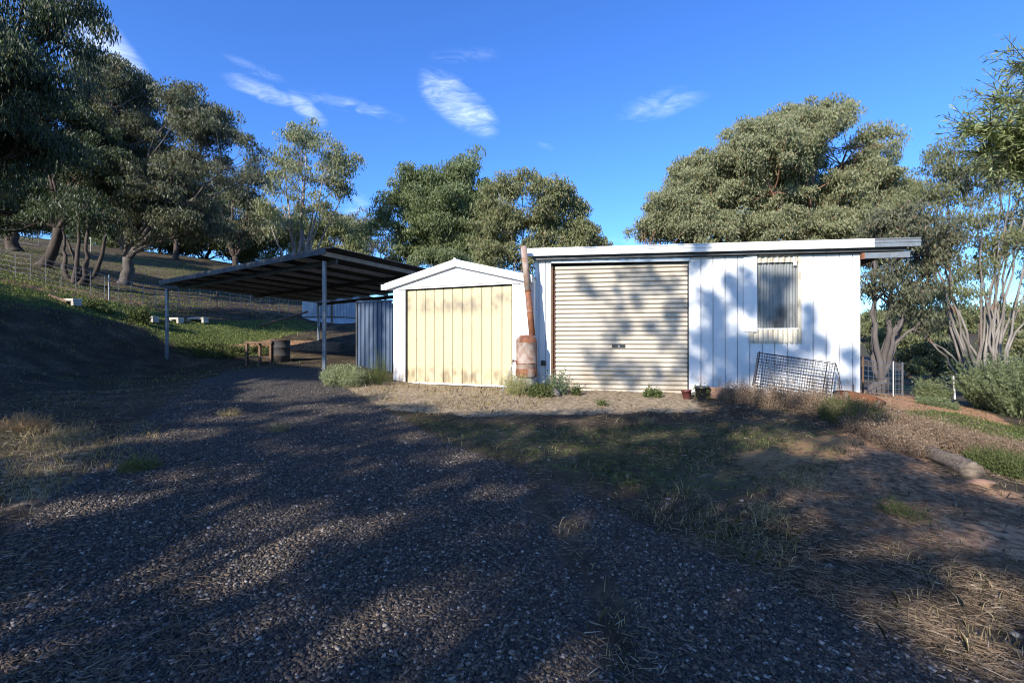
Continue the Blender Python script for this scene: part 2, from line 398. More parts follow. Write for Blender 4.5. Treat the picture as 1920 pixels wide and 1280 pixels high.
clad(su(1502),XR,zlow,ztop,par=shed,ph=xd1)
DEP=4.4
# side and back walls
b=MB(); b.box(XR-.03,XR,.041,DEP,zlow,2.45); b.build('side_wall',M_WHITE,shed)
b=MB(); b.box(0,.03,.041,DEP,zlow,2.5); b.build('side_wall',M_WHITE,shed)
b=MB(); b.box(.031,XR-.031,DEP-.03,DEP,zlow,2.35); b.build('back_wall',M_WHITE,shed)
# black sheet standing in for the unlit interior behind the window sheet and above the door
b=MB(); b.box(.05,XR-.05,.5,.53,-.1,2.45); b.build('interior_dark_sheet',M_BLACK,shed)
# base strip along the foot
b=MB(); b.box(xd1+.01,su(1342),-.02,-.003,-.12,.03); b.build('base_trim',M_GALV,shed)
# roof
rx0,rx1=su(988,.16),su(1704,.16)
def rz(x,y,dz=0): return 2.86-.0066*x-.07*(y+.16)+dz
b=MB(); 
nx_=120
prof=[]
for i in range(nx_*2+1):
    x=rx0+(rx1-rx0)*i/(nx_*2); prof.append((x,.012*math.cos(i*math.pi)))
vs=[];fs=[]
for y in (-.155,DEP+.25):
    for (x,dz) in prof: vs.append((x,y,rz(x,y,dz)))
n_=len(prof)
for i in range(n_-1): fs.append((i,i+1,n_+i+1,n_+i))
b.add(vs,fs); b.build('roof',M_GALVD,shed,solid=.004)
# fascia: stepped profile, white on the main run, galvanised at the right end
def fascia(x0,x1,mat,name,dy=0):
    pr=[(-.16-dy,-.145),(-.172-dy,-.14),(-.172-dy,-.105),(-.162-dy,-.10),(-.162-dy,-.07),(-.174-dy,-.064),(-.174-dy,-.03),(-.164-dy,-.024),(-.176-dy,0.0),(-.176-dy,.012),(-.15,.014),(-.15,-.145)]
    b=MB(); k=len(pr)
    b.add([(x0,y,rz(x0,-.16)+z) for y,z in pr]+[(x1,y,rz(x1,-.16)+z) for y,z in pr],
      [(i,(i+1)%k,k+(i+1)%k,k+i) for i in range(k)]+[tuple(range(k))[::-1],tuple(range(k,2*k))])
    return b.build(name,mat,shed)
xs=su(1640,.17)
fascia(rx0,xs,M_TRIM,'gutter'); g_=fascia(xs+.003,su(1727,.17),M_GALV,'gutter',.004); g_['label']='bare galvanised end length of the gutter'
# soffit framing behind the fascia: dark purlin line and rafters
b=MB(); b.hexa([(rx0+.12,-.10,rz(0,0)-.20),(rx1,-.10,rz(rx1,0)-.19),(rx1,-.05,rz(rx1,0)-.19),(rx0+.12,-.05,rz(0,0)-.20),(rx0+.12,-.10,rz(0,0)-.03),(rx1,-.10,rz(rx1,0)-.03),(rx1,-.05,rz(rx1,0)-.03),(rx0+.12,-.05,rz(0,0)-.03)])
b.build('fascia_board',M_GALVD,shed)
b=MB(); x=XR+.02; b.box(x,su(1702),-.07,-.01,rz(x,0)-.31,rz(x,0)-.21); b.build('galvanised_purlin',M_GALV,shed)
b=MB(); b.box(XR-.005,XR+.045,-.08,-.012,rz(XR,0)-.32,rz(XR,0)-.215); b.build('purlin_end_cap',M_RUST,shed)
b=MB(); b.bar((rx1-.03,-.03,rz(rx1,0)-.09),(rx1-.03,DEP+.2,rz(rx1,DEP)-.05),.035,.12); b.build('barge_board',M_ROLLT,shed)
for k in range(4):
    y=.9+k*.95; b=MB(); b.box(XR+.002,rx1-.05,y,y+.05,rz(XR,y)-.1,rz(XR,y)-.018); b.build('outrigger',M_ROLLT,shed)
# roller door
zdt,zdb=sz(1290,497),-.03
b=MB(); prof=[]; z=zdb; pitch=.0885
xx0,xx1=su(1041,-.07),su(1290,-.07)
vs=[];fs=[];seq=[]
while z<zdt:
    for t,dy in ((0,.024),(.19,.024),(.21,-.008),(.3,-.012),(.6,-.012),(.85,-.004),(.98,.016)):
        seq.append((z+t*pitch,dy+.07))
    z+=pitch
for (zz,yy) in seq: vs.append((xx0,yy,zz)); vs.append((xx1,yy,zz))
fs=[(2*i,2*i+1,2*i+3,2*i+2) for i in range(len(seq)-1)]
b.add(vs,fs); door=b.build('roller_door',M_ROLL,shed,solid=.003)
b=MB(); b.box(xx0+.02,xx1,.05,.09,zdb-.045,zdb-.004); b.build('bottom_rail',M_RUSTG,door)
hx=su(1160); b=MB(); b.box(hx-.13,hx+.13,.046,.066,sz(1160,652),sz(1160,646)); b.build('handle',M_PLASTIC,door,bevel=.004)
b=MB(); b.box(hx-.01,hx+.02,.040,.0455,sz(1160,650.5),sz(1160,647.5)); b.build('keyhole',M_GALV,door)
# door surround
b=MB(); b.box(su(1033)+.001,su(1033)+.04,-.004,.15,zlow,2.52); b.build('door_jamb',M_ROLLT,shed)
b=MB(); b.box(su(1033)+.045,su(1033)+.075,.03,.14,zlow,2.45); b.build('guide_rail',M_RUSTD,shed)
b=MB(); b.box(xd1-.022,xd1-.002,.01,.14,zlow,2.45); b.build('guide_rail',M_GALVD,shed)
b=MB(); b.hexa([(su(1034),-.035,sz(1036,494)),(xd1+.01,-.035,sz(1290,490)),(xd1+.01,.02,sz(1290,490)),(su(1034),.02,sz(1036,494)),(su(1034),-.035,sz(1036,487)),(xd1+.01,-.035,sz(1290,483)),(xd1+.01,.02,sz(1290,483)),(su(1034),.02,sz(1036,487))])
b.build('lintel',M_GALV,shed)
b=MB(); b.box(su(1035),xd1,.10,.42,zdt-.02,zdt+.3); b.build('roller_drum',M_BLACK,shed)
# window opening sheet
wx0,wx1=su(1417),su(1496); wz0,wz1=sz(1455,619),ztop(wx0)-.005
def corrug(x0,x1,z0,z1,y,name,mat,pitch=.076,amp=.009,par=None):
    n=int((x1-x0)/pitch*8); pr=[(x0+(x1-x0)*i/n, y+amp*math.sin((x1-x0)*i/n/pitch*2*math.pi)) for i in range(n+1)]
    b=MB(); b.extrude_profile_z(pr,z0,z1); return b.build(name,mat,par,smooth=True)
win=corrug(wx0,wx1,wz0,wz1,.045,'window_sheet',M_POLY,par=shed,pitch=.05,amp=.008)
corrug(wx0,wx1,sz(1455,492),ztop(wx0)+.02,-.004,'top_flashing',M_CORRC,par=shed,pitch=.1,amp=.014)
corrug(su(1403),su(1502),sz(1450,643),sz(1450,617),-.022,'sill_sheet',M_CORRC,par=shed,pitch=.085,amp=.017)
b=MB(); b.box(wx1,su(1502)+.004,-.012,.05,sz(1498,617),ztop(wx1)); b.build('window_frame',M_CORRC,shed)
b=MB(); b.box(wx0-.02,wx0+.01,.012,.05,wz0,ztop(wx0)); b.build('window_frame',M_GALVD,shed)
b=MB(); b.box(su(1487),su(1493),-.012,-.006,sz(1490,498),sz(1490,479)); b.build('window_tag',M_TRIM,shed)
# loose flap panel
b=MB(); x0,x1=su(1393.5),su(1419,.03)
b.hexa([(x0,-.012,sz(1393,622)),(x1,-.065,sz(1419,622)),(x1,-.060,sz(1419,622)),(x0,-.008,sz(1393,622)),(x0,-.012,ztop(x0)-.01),(x1,-.045,ztop(x1)+.02),(x1,-.040,ztop(x1)+.02),(x0,-.008,ztop(x0)-.01)])
p=b.build('flap_panel',M_WHITE,shed); p['label']='loose white sheet hanging over the edge of the window'
# corner flashing, screws
b=MB(); b.box(XR-.06,XR+.004,-.006,-.001,zlow,TOPR); b.box(XR+.0005,XR+.004,-.001,.06,zlow,TOPR); b.build('corner_flashing',M_TRIM,shed)
b=MB()
for i,px in enumerate(range(1300,1608,11)):
    for py in ((500,) if px<1395 or px>1505 else ())+(700,):
        MB().tube([(su(px),-.009,sz(px,py)),(su(px),-.002,sz(px,py))],.006,6).build('screw',M_GALV,shed)

# ------------------------------------------------------------------ garage
gar=thing('garage','small gabled white garage with a stained pale yellow ribbed tilt door','garage',(GA_O[0],GA_O[1],GB),GA_R)
GW=gu(1001); gx0,gx1=gu(762),gu(959); zdoor=2.03
zhd=lambda x:2.07
def gclad(x0,x1):
    b=MB(); prof=[(x0,.04),(x0,0)]
    n=max(2,int((x1-x0)/.13)); 
    for i in range(1,n):
        x=x0+(x1-x0)*i/n; prof+=[(x-.01,0),(x-.004,.01),(x+.004,.01),(x+.01,0)]
    prof+=[(x1,0),(x1,.04)]
    b.extrude_profile_z(prof,-.25,2.16); return b.build('front_wall',M_WHITE,gar)
gclad(0,gx0-.03); gclad(gx1+.02,GW)
GD=3.6; SHX=-math.tan(SH_R-GA_R)   # right wall runs beside the shed wall
def gp(x,y,z): return (x+SHX*y*(x/GW),y,z)
b=MB(); b.add([gp(0,.041,-.25),gp(0,GD,-.25),gp(0,GD,2.14),gp(0,.041,2.14)],[(0,1,2,3)]); b.build('side_wall',M_WHITE,gar,solid=.02)
b=MB(); b.add([gp(GW,.041,-.25),gp(GW,GD,-.25),gp(GW,GD,2.14),gp(GW,.041,2.14)],[(3,2,1,0)]); b.build('side_wall',M_WHITE,gar,solid=.02)
b=MB(); b.add([gp(0.02,GD,-.25),gp(GW-.02,GD,-.25),gp(GW-.02,GD,2.12),gp(GW/2,GD,2.55),gp(.02,GD,2.12)],[(0,1,2,3,4)]); b.build('back_wall',M_WHITE,gar,solid=.02)
# tilt door: 11 vertical pans
prof=[(gx0,.03)]; n=11; y0=.05
for i in range(n):
    a=gx0+(gx1-gx0)*i/n; c=gx0+(gx1-gx0)*(i+1)/n
    prof+=[(a+.008,y0),(a+.03,y0-.006),(c-.03,y0-.006),(c-.008,y0)]
    if i<n-1: prof+=[(c-.003,y0+.02),(c+.003,y0+.02)]
prof+=[(gx1,.03)]
b=MB(); b.extrude_profile_z(prof,.0,zdoor); gd=b.build('tilt_door',M_CREAM,gar)
b=MB(); b.box(gx0,gx1,.028,.052,-.035,-.001); b.build('bottom_rail',M_TRIM,gd)
b=MB(); b.box(gx0-.028,gx0-.002,.0,.06,-.2,2.06); b.build('door_jamb',M_BLACK,gar)
b=MB(); b.box(gx1+.002,gx1+.018,.0,.06,-.2,2.06); b.build('door_jamb',M_BLACK,gar)
b=MB(); b.box(gx0-.03,gx1+.02,.066,.09,zdoor-.05,2.12); b.build('head_gap_shade',M_BLACK,gar)  # black strip paints the shadowed gap over the door
# gable
gl=gu(727); grr=gu(1002); apx=gu(857); EZ=2.19; AZ=2.62
def sl(x): # underside of the barge
    return AZ-(AZ-EZ)*abs(x-apx)/((apx-gl) if x<apx else (grr-apx))
b=MB(); b.add([(gl+.06,-.012,2.065),(GW+.0,-.012,2.065),(grr-.0,-.012,EZ-.02),(apx,-.012,AZ-.02),(gl+.02,-.012,EZ-.02)],[(0,1,2,3,4)]); b.build('gable_panel',M_TRIM,gar,solid=.02)
b=MB(); xa,xb=gu(826),gu(892); xla,xrb=gu(765),gu(955)
b.add([(xla,-.034,2.10),(xrb,-.034,2.10),(xb,-.034,gzz(890,513)),(xa,-.034,gzz(826,516))],[(0,1,2,3)]); b.build('gable_infill',M_TRIM,gar,solid=.016)
for (xA,zA,xB,zB) in ((gl-.02,EZ,apx,AZ),(apx,AZ,grr,EZ-.01)):
    b=MB(); hh=.13
    b.hexa([(xA,-.09,zA-hh),(xB,-.09,zB-hh),(xB,-.045,zB-hh),(xA,-.045,zA-hh),(xA,-.09,zA-.055),(xB,-.09,zB-.055),(xB,-.045,zB-.055),(xA,-.045,zA-.055)]); 
    b.hexa([(xA,-.10,zA-.047),(xB,-.10,zB-.047),(xB,-.04,zB-.047),(xA,-.04,zA-.047),(xA,-.10,zA+.02),(xB,-.10,zB+.02),(xB,-.04,zB+.02),(xA,-.04,zA+.02)])
    b.build('barge_board',M_TRIM,gar)
    b=MB(); b.add([gp(xA,-.038,zA),gp(xB,-.038,zB),gp(xB,GD+.1,zB),gp(xA,GD+.1,zA)],[(0,1,2,3)]); b.build('roof',M_GALV,gar,solid=.01)
b=MB(); b.tube([(apx,-.11,AZ+.02),gp(apx,GD+.1,AZ+.02)],.03,8); b.build('ridge_cap',M_TRIM,gar)
for xx in (gl-.05,):
    b=MB(); b.box(xx-.05,xx+.045,-.115,-.02,EZ-.12,EZ+.0); b.bar((xx,-.018,EZ-.06),gp(xx,GD,EZ-.06),.09,.09); b.build('gutter',M_TRIM,gar)
b=MB(); b.box(grr-.09,grr+.0,-.14,-.102,EZ-.12,EZ+.02); b.build('gutter_end',M_TRIM,gar)

# ------------------------------------------------------------------ blue grey sheet screen left of the garage
sx0=at(671,640,12.4)[0]; p0=Vector((sx0,12.4,0)); p1=Vector((-3.02,12.15,0)); 
dv=(p1-p0); Ls=dv.length; zt=CAMZ+75.5/F*12.4
scr=thing('sheet_screen','blue grey steel sheet screen with upright ribs beside the pale yellow garage','screen',(p0.x,p0.y,.7),math.atan2(dv.y,dv.x))
prof=[(0,0)]; x=.06
while x<Ls-.05:
    prof+=[(x,0),(x+.012,-.03),(x+.03,-.03),(x+.042,0)]; x+=.118
prof+=[(Ls,0)]
b=MB(); b.extrude_profile_z(prof,-.25,zt-.7-.03); b.build('ribbed_sheet',M_BLUE,scr)
b=MB(); b.box(-.01,Ls+.01,-.045,.03,zt-.7-.029,zt-.7+.012); b.build('top_rail',M_BLUE,scr)
b=MB(); b.box(-.05,-.012,-.02,.03,-.3,zt-.7); b.build('post',M_GALVD,scr)
b=MB(); b.hexa([(0,.04,-.2),(.05,.04,-.2),(.05,2.2,-.2),(0,2.2,-.2),(0,.04,zt-.75),(.05,.04,zt-.75),(.05,2.2,zt-.75),(0,2.2,zt-.75)]); b.build('side_sheet',M_BLUE,scr)

# ------------------------------------------------------------------ carport
NC=np.array([-4.08,11.0]); 
cN=Vector((-4.25,10.95,CAMZ+162/F*10.95)); cA=Vector(at(313,533,15.7)); cF=Vector(at(597,567,20.6)); cE=cN+(cF-cA); cE.z=3.30
car=thing('carport','open steel carport with a dark corrugated roof on thin posts over the gravel drive','carport',(cN.x,cN.y,g1(cN.x,cN.y)))
def loc(v): return Vector(v)-car.location
av=(cA-cN); bv=(cE-cN)
def CPt(s,t,dz=0):  # s along N->A, t along N->E (0..1, may exceed)
    p=cN*(1-s)*(1-t)+cA*s*(1-t)+cE*(1-s)*t+cF*s*t
    return loc((p.x,p.y,p.z+dz))
s0,s1,t0,t1=-.055,1.02,-.02,1.02
b=MB(); nT=150; vs=[];fs=[]
for j in range(2):
    for i in range(nT*2+1):
        t=t0+(t1-t0)*i/(nT*2); vs.append(CPt(s0 if j==0 else s1,t,.10+(.011 if i%2 else -.011)))
for i in range(nT*2): fs.append((i,i+1,nT*2+1+i+1,nT*2+1+i))
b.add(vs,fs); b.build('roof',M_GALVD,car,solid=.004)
for k in range(9):
    s=k/8; b=MB(); b.bar(CPt(s,t0+.004,.03),CPt(s,t1,.03),.06,.10); b.build('purlin',M_PURL,car)
for t in (.06,.5,1.0):
    b=MB(); b.bar(CPt(0,t,-.08),CPt(1,t,-.08),.06,.12); b.build('beam',M_GALVD,car)
b=MB(); b.bar(CPt(-.03,t0-.006,.045),CPt(s1,t0-.006,.045),.02,.14); b.build('edge_trim',M_GALVD,car)
for (s,t) in ((.0,0),(1,0),(1,1),(0,1),(.5,1)):
    p=CPt(s,t,-.14)+car.location; zb=g1(p.x,p.y)-.1
    b=MB(); q=loc((p.x,p.y,zb)); b.box(q.x-.038,q.x+.038,q.y-.038,q.y+.038,q.z,p.z-car.location.z); b.build('post',M_STEELPOST,car,bevel=.006)
    if (s,t)!=(1,1):
        d=(CPt(s,t)-CPt(.5,.5)).normalized(); 

# ------------------------------------------------------------------ rusty boiler with flue
bx_,by_,_=at(987,700,9.44); bz0=g1(bx_,by_)-.04
boil=thing('boiler','rusty cylindrical boiler with a tall leaning flue pipe in front of the white wall','boiler',(bx_,by_,bz0))
zt_=lambda py: CAMZ+(640-py)/F*9.44-bz0
zA,zB=zt_(706),zt_(641)
tilt=-.02
b=MB(); pr=[(.0,zA),(.195,zA),(.203,zA+.02),(.200,zA+.06),(.200,(zA+zB)/2-.10),(.208,(zA+zB)/2-.09),(.208,(zA+zB)/2-.06),(.200,(zA+zB)/2-.05),(.200,zB-.03),(.208,zB-.02),(.208,zB)]
b.lathe(pr,40); t=b.build('tank',M_RUSTG,boil,smooth=True)
b=MB(); b.lathe([(.210,zB-.01),(.206,zB+.03),(.185,zB+.075),(.14,zB+.115),(.09,zB+.135),(.0,zB+.14)],40); b.build('dome',M_RUST,boil,smooth=True)
b=MB(); b.lathe([(.206,zA+.0),(.214,zA+.01),(.214,zA+.13),(.206,zA+.16)],40); b.build('fire_band',M_RUST,boil,smooth=True)
for zz in ((zA+zB)/2-.075,):
    b=MB(); b.tube([(.211*math.cos(a/12*math.pi),.211*math.sin(a/12*math.pi),zz) for a in range(25)],.009,6); b.build('band',M_RUST,boil)
b=MB(); b.lathe([(.17,-.05),(.17,zA)],30); b.build('stand',M_CONC,boil,smooth=True)
pt=zB+.12; dx=(998-987)/F*9.44; tx=(982-987)/F*9.44
topz=zt_(461)
def pp(f): return (dx+(tx-dx)*f,.0+.05*f,pt+(topz-pt)*f)
f1=.52
b=MB(); b.tube([pp(0),pp(f1)],[.063,.060],20); b.build('flue_pipe',M_RUST,boil,smooth=True)
b=MB(); b.tube([pp(f1-.02),pp(1)],[.064,.062],20); pu=b.build('flue_pipe',M_RUSTG,boil,smooth=True); 
b=MB(); b.tube([pp(f1-.023),pp(f1-.013)],.07,20); b.build('joint_ring',M_RUST,boil,smooth=True)
b=MB(); b.tube([pp(.27),pp(.275)],.066,20); b.build('joint_ring',M_RUSTG,boil,smooth=True)
b=MB(); b.tube([(-.19,-.05,zA+.30),(-.27,-.07,zA+.31)],.014,8); b.tube([(-.26,-.07,zA+.28),(-.26,-.07,zA+.34)],.01,8); b.build('tap',M_RUSTD,boil)
b=MB(); 
prev=None
for i in range(30):
    z=zA+.14+i*.018; a=-.28+.04*math.sin(i*1.7); b.box(.2*math.cos(a)-.004,.2*math.cos(a)+.012,.2*math.sin(a)-.01,.2*math.sin(a)+.008,z,z+.014+.006*math.sin(i*2.3))
b.build('corroded_seam',M_RUSTD,boil)
x,y,_=at(1019,680,9.68); o=MB().box(-.05,.05,-.02,.02,-.06,.05).box(-.02,.04,-.04,-.021,-.03,.03).build('meter_box',M_PLASTIC,bevel=.004); o.location=(x,y,CAMZ-40/F*9.68); o.rotation_euler[2]=SH_R
tag(o,'small black box fixed low on the white shed post behind the boiler','box')

# thin rod leaning at the boiler
x0,y0,_=at(942,706,9.3); x1,y1,_=at(965,670,9.45)
tag(MB().tube([(x0,y0,g1(x0,y0)),(x1,y1,CAMZ-(672-640)/F*9.4)],.009,6).build('metal_rod',M_GALV),'thin pale metal rod leaning beside the rusty boiler','rod')

# ------------------------------------------------------------------ rocks helper
def rock(name,label,c,r,seed,mat=M_ROCK,cat='rock',sc_=(1,1,.7),group=None):
    q=np.random.default_rng(seed)
    import bmesh
    bm=bmesh.new(); bmesh.ops.create_icosphere(bm,subdivisions=3,radius=1)
    ph=q.uniform(0,9,6)
    for v in bm.verts:
        p=v.co; d=1+.18*math.sin(p.x*2.3+ph[0])*math.cos(p.y*2.7+ph[1])+.12*math.sin(p.z*4+ph[2]+p.x*3)+.06*math.sin(p.y*8+ph[3])*math.sin(p.x*7+ph[4])
        v.co=Vector((p.x*d*sc_[0]*r,p.y*d*sc_[1]*r,p.z*d*sc_[2]*r))
    me=bpy.data.meshes.new(name); bm.to_mesh(me); bm.free(); me.materials.append(mat)
    for p in me.polygons: p.use_smooth=True
    o=bpy.data.objects.new(name,me); COL.objects.link(o); o.location=(c[0],c[1],g1(c[0],c[1])+r*sc_[2]*.45)
    return tag(o,label,cat,group)
x,y,_=at(1036,730,8.9); rock('rock','grey brown rock at the foot of the boiler among weeds',(x,y),.15,3)
x,y,_=at(1112,757,8.2)
x,y,_=at(1812,908,4.95); rock('rock','flat orange stone just past the end of the fallen log',(x+.05,y-.1),.08,5,M_BRICK,sc_=(1.5,1,.4))
x,y,_=at(1345,745,8.8)

# pots
def pot(name,label,px,py,Y,r,h,mat,cat,plant=True,tilt=0):
    x,y,_=at(px,py,Y); z=g1(x,y)-.01
    t=thing(name,label,cat,(x,y,z)); t.rotation_euler=(tilt*.3,tilt,0)
    MB().lathe([(0,0),(r*.78,0),(r*.80,.01),(r,h*.86),(r*1.1,h*.86),(r*1.1,h),(r*.98,h),(r*.92,h*.86),(r*.7,.03),(0,.03)],26).build('container',mat,t,smooth=True)
    if plant:
        MB().lathe([(0,h*.84),(r*.93,h*.82)],20).build('soil',M_RUSTD,t)
    return t,z
pot_red,_=pot('paint_tin','small faded red tin standing at the right foot of the roller door',1289,744,8.75,.085,.17,M_REDTIN,'tin',tilt=-.12)
pot_blk,zp=pot('flower_pot','black plastic pot holding a small green plant beside the red tin',1316,745,8.72,.12,.24,M_PLASTIC,'flower pot')
# timber offcut and brick at the wall foot
x,y,_=at(1352,742,8.75); o=MB().box(-.22,.22,-.05,.05,-.04,.16).build('timber_block',M_BRICK,bevel=.01); o.location=(x,y,g1(x,y)+.03); o.rotation_euler=(.05,.06,SH_R); tag(o,'brown timber block wedged under the white wall beside the black pot','block')

# ------------------------------------------------------------------ wire crate
crate=thing('wire_crate','folding black wire crate lying tilted against the white shed wall','wire crate')
c0=Vector(at(1411,722,8.45)); c1=Vector(at(1556,747,8.25)); c2=Vector(at(1421,661,8.6)); c3=Vector(at(1566,683,8.38))
cc=(c0+c1)/2; cc.z=g1(cc.x,cc.y); crate.location=cc
dpt=Vector((.17,.24,0.03))
def panel(a,b_,c,d,nu,nv,name,r=.0028,rim=.006):
    a,b_,c,d=[v-cc for v in (a,b_,c,d)]   # a-b bottom, c-d top
    m=MB()
    for i in range(nu+1):
        t=i/nu; m.tube([a.lerp(b_,t),c.lerp(d,t)],r,4,cap=False)
    for i in range(nv+1):
        t=i/nv; m.tube([a.lerp(c,t),b_.lerp(d,t)],r*1.2,4,cap=False)
    m.tube([a,b_,d,c,a],rim,5,cap=False)
    return m.build(name,M_WIRE,crate)
panel(c0,c1,c2,c3,32,11,'front_panel',r=.0032,rim=.008)
panel(c0+dpt*.8,c1+dpt,c2+dpt*.8+Vector((0,0,-.03)),c3+dpt*.6,28,10,'back_panel',rim=.007)
panel(c1,c1+dpt,c3,c3+dpt*.6,3,9,'end_panel')
panel(c0,c0+dpt*.8,c2,c2+dpt*.8,3,9,'end_panel')
m=MB(); m.tube([c0.lerp(c1,.28)-cc+Vector((0,-.01,.08)),c2.lerp(c3,.1)-cc+Vector((0,-.01,-.08))],.005,5); m.build('brace_wire',M_WIRE,crate)
m=MB(); m.tube([c1.lerp(c0,.10)-cc,c3.lerp(c2,.10)-cc],.008,6); m.build('door_post',M_WIRE,crate)
d1=Vector(at(1582,748,8.45)); d1.z=c1.z+.0
panel(c1+dpt*.3,d1,c3+dpt*.4,c3+dpt*.5+Vector((.02,0,-.03)),5,7,'folded_side',r=.0024)

# ------------------------------------------------------------------ half barrel, stakes
x,y,_=at(1606,770,7.9); z=g1(x,y)
tub=thing('rusty_tub','rusty round steel tub lying tilted in dry weeds by the shed corner','tub',(x,y,z+.05)); tub.rotation_euler=(R(-6),R(20),R(5))
MB().lathe([(.0,-.12),(.30,-.12),(.345,.14),(.36,.15),(.36,.17),(.335,.16),(.29,-.09),(0,-.09)],40).build('body',M_RUST,tub,smooth=True)
MB().tube([(.352*math.cos(a/20*math.pi),.352*math.sin(a/20*math.pi),.16) for a in range(41)],.012,6).build('rim',M_RUSTD,tub)
for i,(px,top,bot,lab) in enumerate(((1599,720,757,'thin dark steel rod standing upright before the white shed corner'),)):
    x,y,_=at(px,bot,8.3); z=g1(x,y)
    tag(MB().tube([(x,y,z-.1),(x+.01,y,CAMZ+(640-top)/F*8.3)],.008,6).build('steel_rod',M_WIRE),lab,'rod')

# ------------------------------------------------------------------ fallen log
a=Vector(at(1700,842,6.3)); b_=Vector(at(1828,906,4.98))
log=thing('fallen_log','weathered grey fallen log in dry weeds at the edge of the bank','log',(b_.x,b_.y,g1(b_.x,b_.y)))
m=MB(); path=[];rads=[]
for i in range(40):
    t=i/39; p=a.lerp(b_,t); z=(g1(a.x,a.y)+.03)*(1-t)+(g1(b_.x,b_.y)+.06)*t
    path.append(Vector((p.x,p.y+.02*math.sin(t*7),z))-log.location); rads.append(.10+.004*math.sin(t*9)-.035*(1-t))
m.tube(path,rads,22); lo=m.build('trunk',M_WOODG,log,smooth=True)
for v in lo.data.vertices:
    p=v.co; v.co=p+Vector((0,0,.010*math.sin(p.x*17+p.z*40)+.010*math.sin(p.z*110+p.y*60+p.x*3)))

# ------------------------------------------------------------------ workbench and drum under the carport
x,y,_=at(490,682,15.5); z=g1(x,y)
tb=thing('workbench','old dark timber workbench standing in shade under the carport','workbench',(x,y,z),R(-10))
MB().box(-.33,.62,-.35,.35,.66,.72).build('top',M_ROLLT,tb)
for i in (-1,1):
    for j in (-1,1): MB().box(.14+i*.42-.035,.14+i*.42+.035,j*.3-.035,j*.3+.035,-.1,.659).build('leg',M_ROLLT,tb)
MB().box(-.24,.5,-.3,.3,.2,.24).build('shelf',M_ROLLT,tb)
x,y,_=at(526,684,15.4); z=g1(x,y)
dr=thing('steel_drum','steel drum coloured dark for the shade beside the timber workbench under the carport','drum',(x,y,z-.03))
MB().lathe([(0,0),(.28,0),(.28,.24),(.292,.25),(.28,.26),(.28,.5),(.292,.51),(.28,.52),(.28,.74),(.29,.75),(.27,.75),(.27,.73),(0,.73)],26).build('body',M_DRUM,dr,smooth=True)
tag(dr)

# ------------------------------------------------------------------ concrete skids on the bank
def skid(px,py,Y,w,label,rz_=0):
    x,y,z=at(px,py,Y); z=g1(x,y)
    t=thing('concrete_skid',label,'skid',(x,y,z-.03),rz_,'pale concrete skids lying on the grass bank')
    MB().box(-w/2,w/2,-.14,.14,.13,.21).build('slab',M_CONC,t,bevel=.01)
    for s in (-1,1): MB().box(s*(w/2-.05)-.05,s*(w/2-.05)+.05,-.13,.13,-.02,.129).build('foot',M_CONC,t)
skid(136,549,15.9,.42,'small pale concrete skid alone far up the bank left of the carport',R(-12))
skid(284,570,18.2,.40,'pale concrete skid just left of the tall thin left carport post',R(-10))
skid(331,576,19.3,.42,'pale concrete skid between the left carport post and the longest skid',R(-10))
skid(371,581,20.2,.78,'longest of the pale concrete skids, seen under the carport roof',R(-10))
def plank(px0,py0,Y0,px1,py1,Y1,label):
    a=Vector(at(px0,py0,Y0)); b=Vector(at(px1,py1,Y1)); a.z=g1(a.x,a.y)+.04; b.z=g1(b.x,b.y)+.04
    tag(MB().bar(a,b,.14,.07).build('timber_sleeper',M_BRICK),label,'sleeper')
plank(92,541,15.6,126,546,15.8,'reddish timber sleeper lying at the left end of the row of skids')
plank(295,573,18.6,318,575,19,'short reddish sleeper between two pale concrete skids near the carport post')
plank(342,578,19.5,357,580,19.8,'shortest reddish sleeper touching the longest pale skid')
# diagonal pole lying on the bank
a=Vector(at(487,592,21.5)); b_=Vector(at(577,574,23.5)); a.z=g1(a.x,a.y)+.05; b_.z=a.z+.75
tag(MB().tube([a,b_],.05,8).build('fallen_pole',M_ROLLT),'long brown pole propped low between the bank and the pale tank','pole')

# ------------------------------------------------------------------ water tank
tk=Vector(at(621,610,25.5)); tz=2.2
tank=thing('water_tank','pale blue white ribbed rainwater tank on the bank behind the carport','water tank',(tk.x,tk.y+0,tz-.4))
rT=(670-573)/2/F*25.5*1.02
MB().lathe([(rT+.02,0),(rT+.02,.85),(rT,.86)],48).build('base_ring',M_TANK,tank,smooth=True)
pr=[]; m=MB(); n=108
prf=[]
for i in range(n+1):
    a=2*math.pi*i/n; rr=rT-.01+(.035 if i%2==0 else -.035); prf.append((rr*math.cos(a),rr*math.sin(a)))
m.extrude_profile_z(prf,.86,2.9); m.build('ribbed_wall',M_TANK,tank)
MB().lathe([(rT+.05,2.9),(rT*.5,3.25),(0,3.35)],48).build('roof',M_TANK,tank,smooth=True)
MB().tube([((rT+.01)*math.cos(a/24*math.pi),(rT+.01)*math.sin(a/24*math.pi),.93) for a in range(49)],.02,5).build('band',M_GALVD,tank)
for px in (597,622):
    x,y,_=at(px,613,24.0); z=g1(x,y)
    tag(MB().tube([(x,y,z-.1),(x,y,z+1.7)],.05,8).build('fence_post',M_ROLLT),'dark timber post in front of the pale tank, %s'%('thinner and on the left' if px==597 else 'on the right with a brace'),'post')

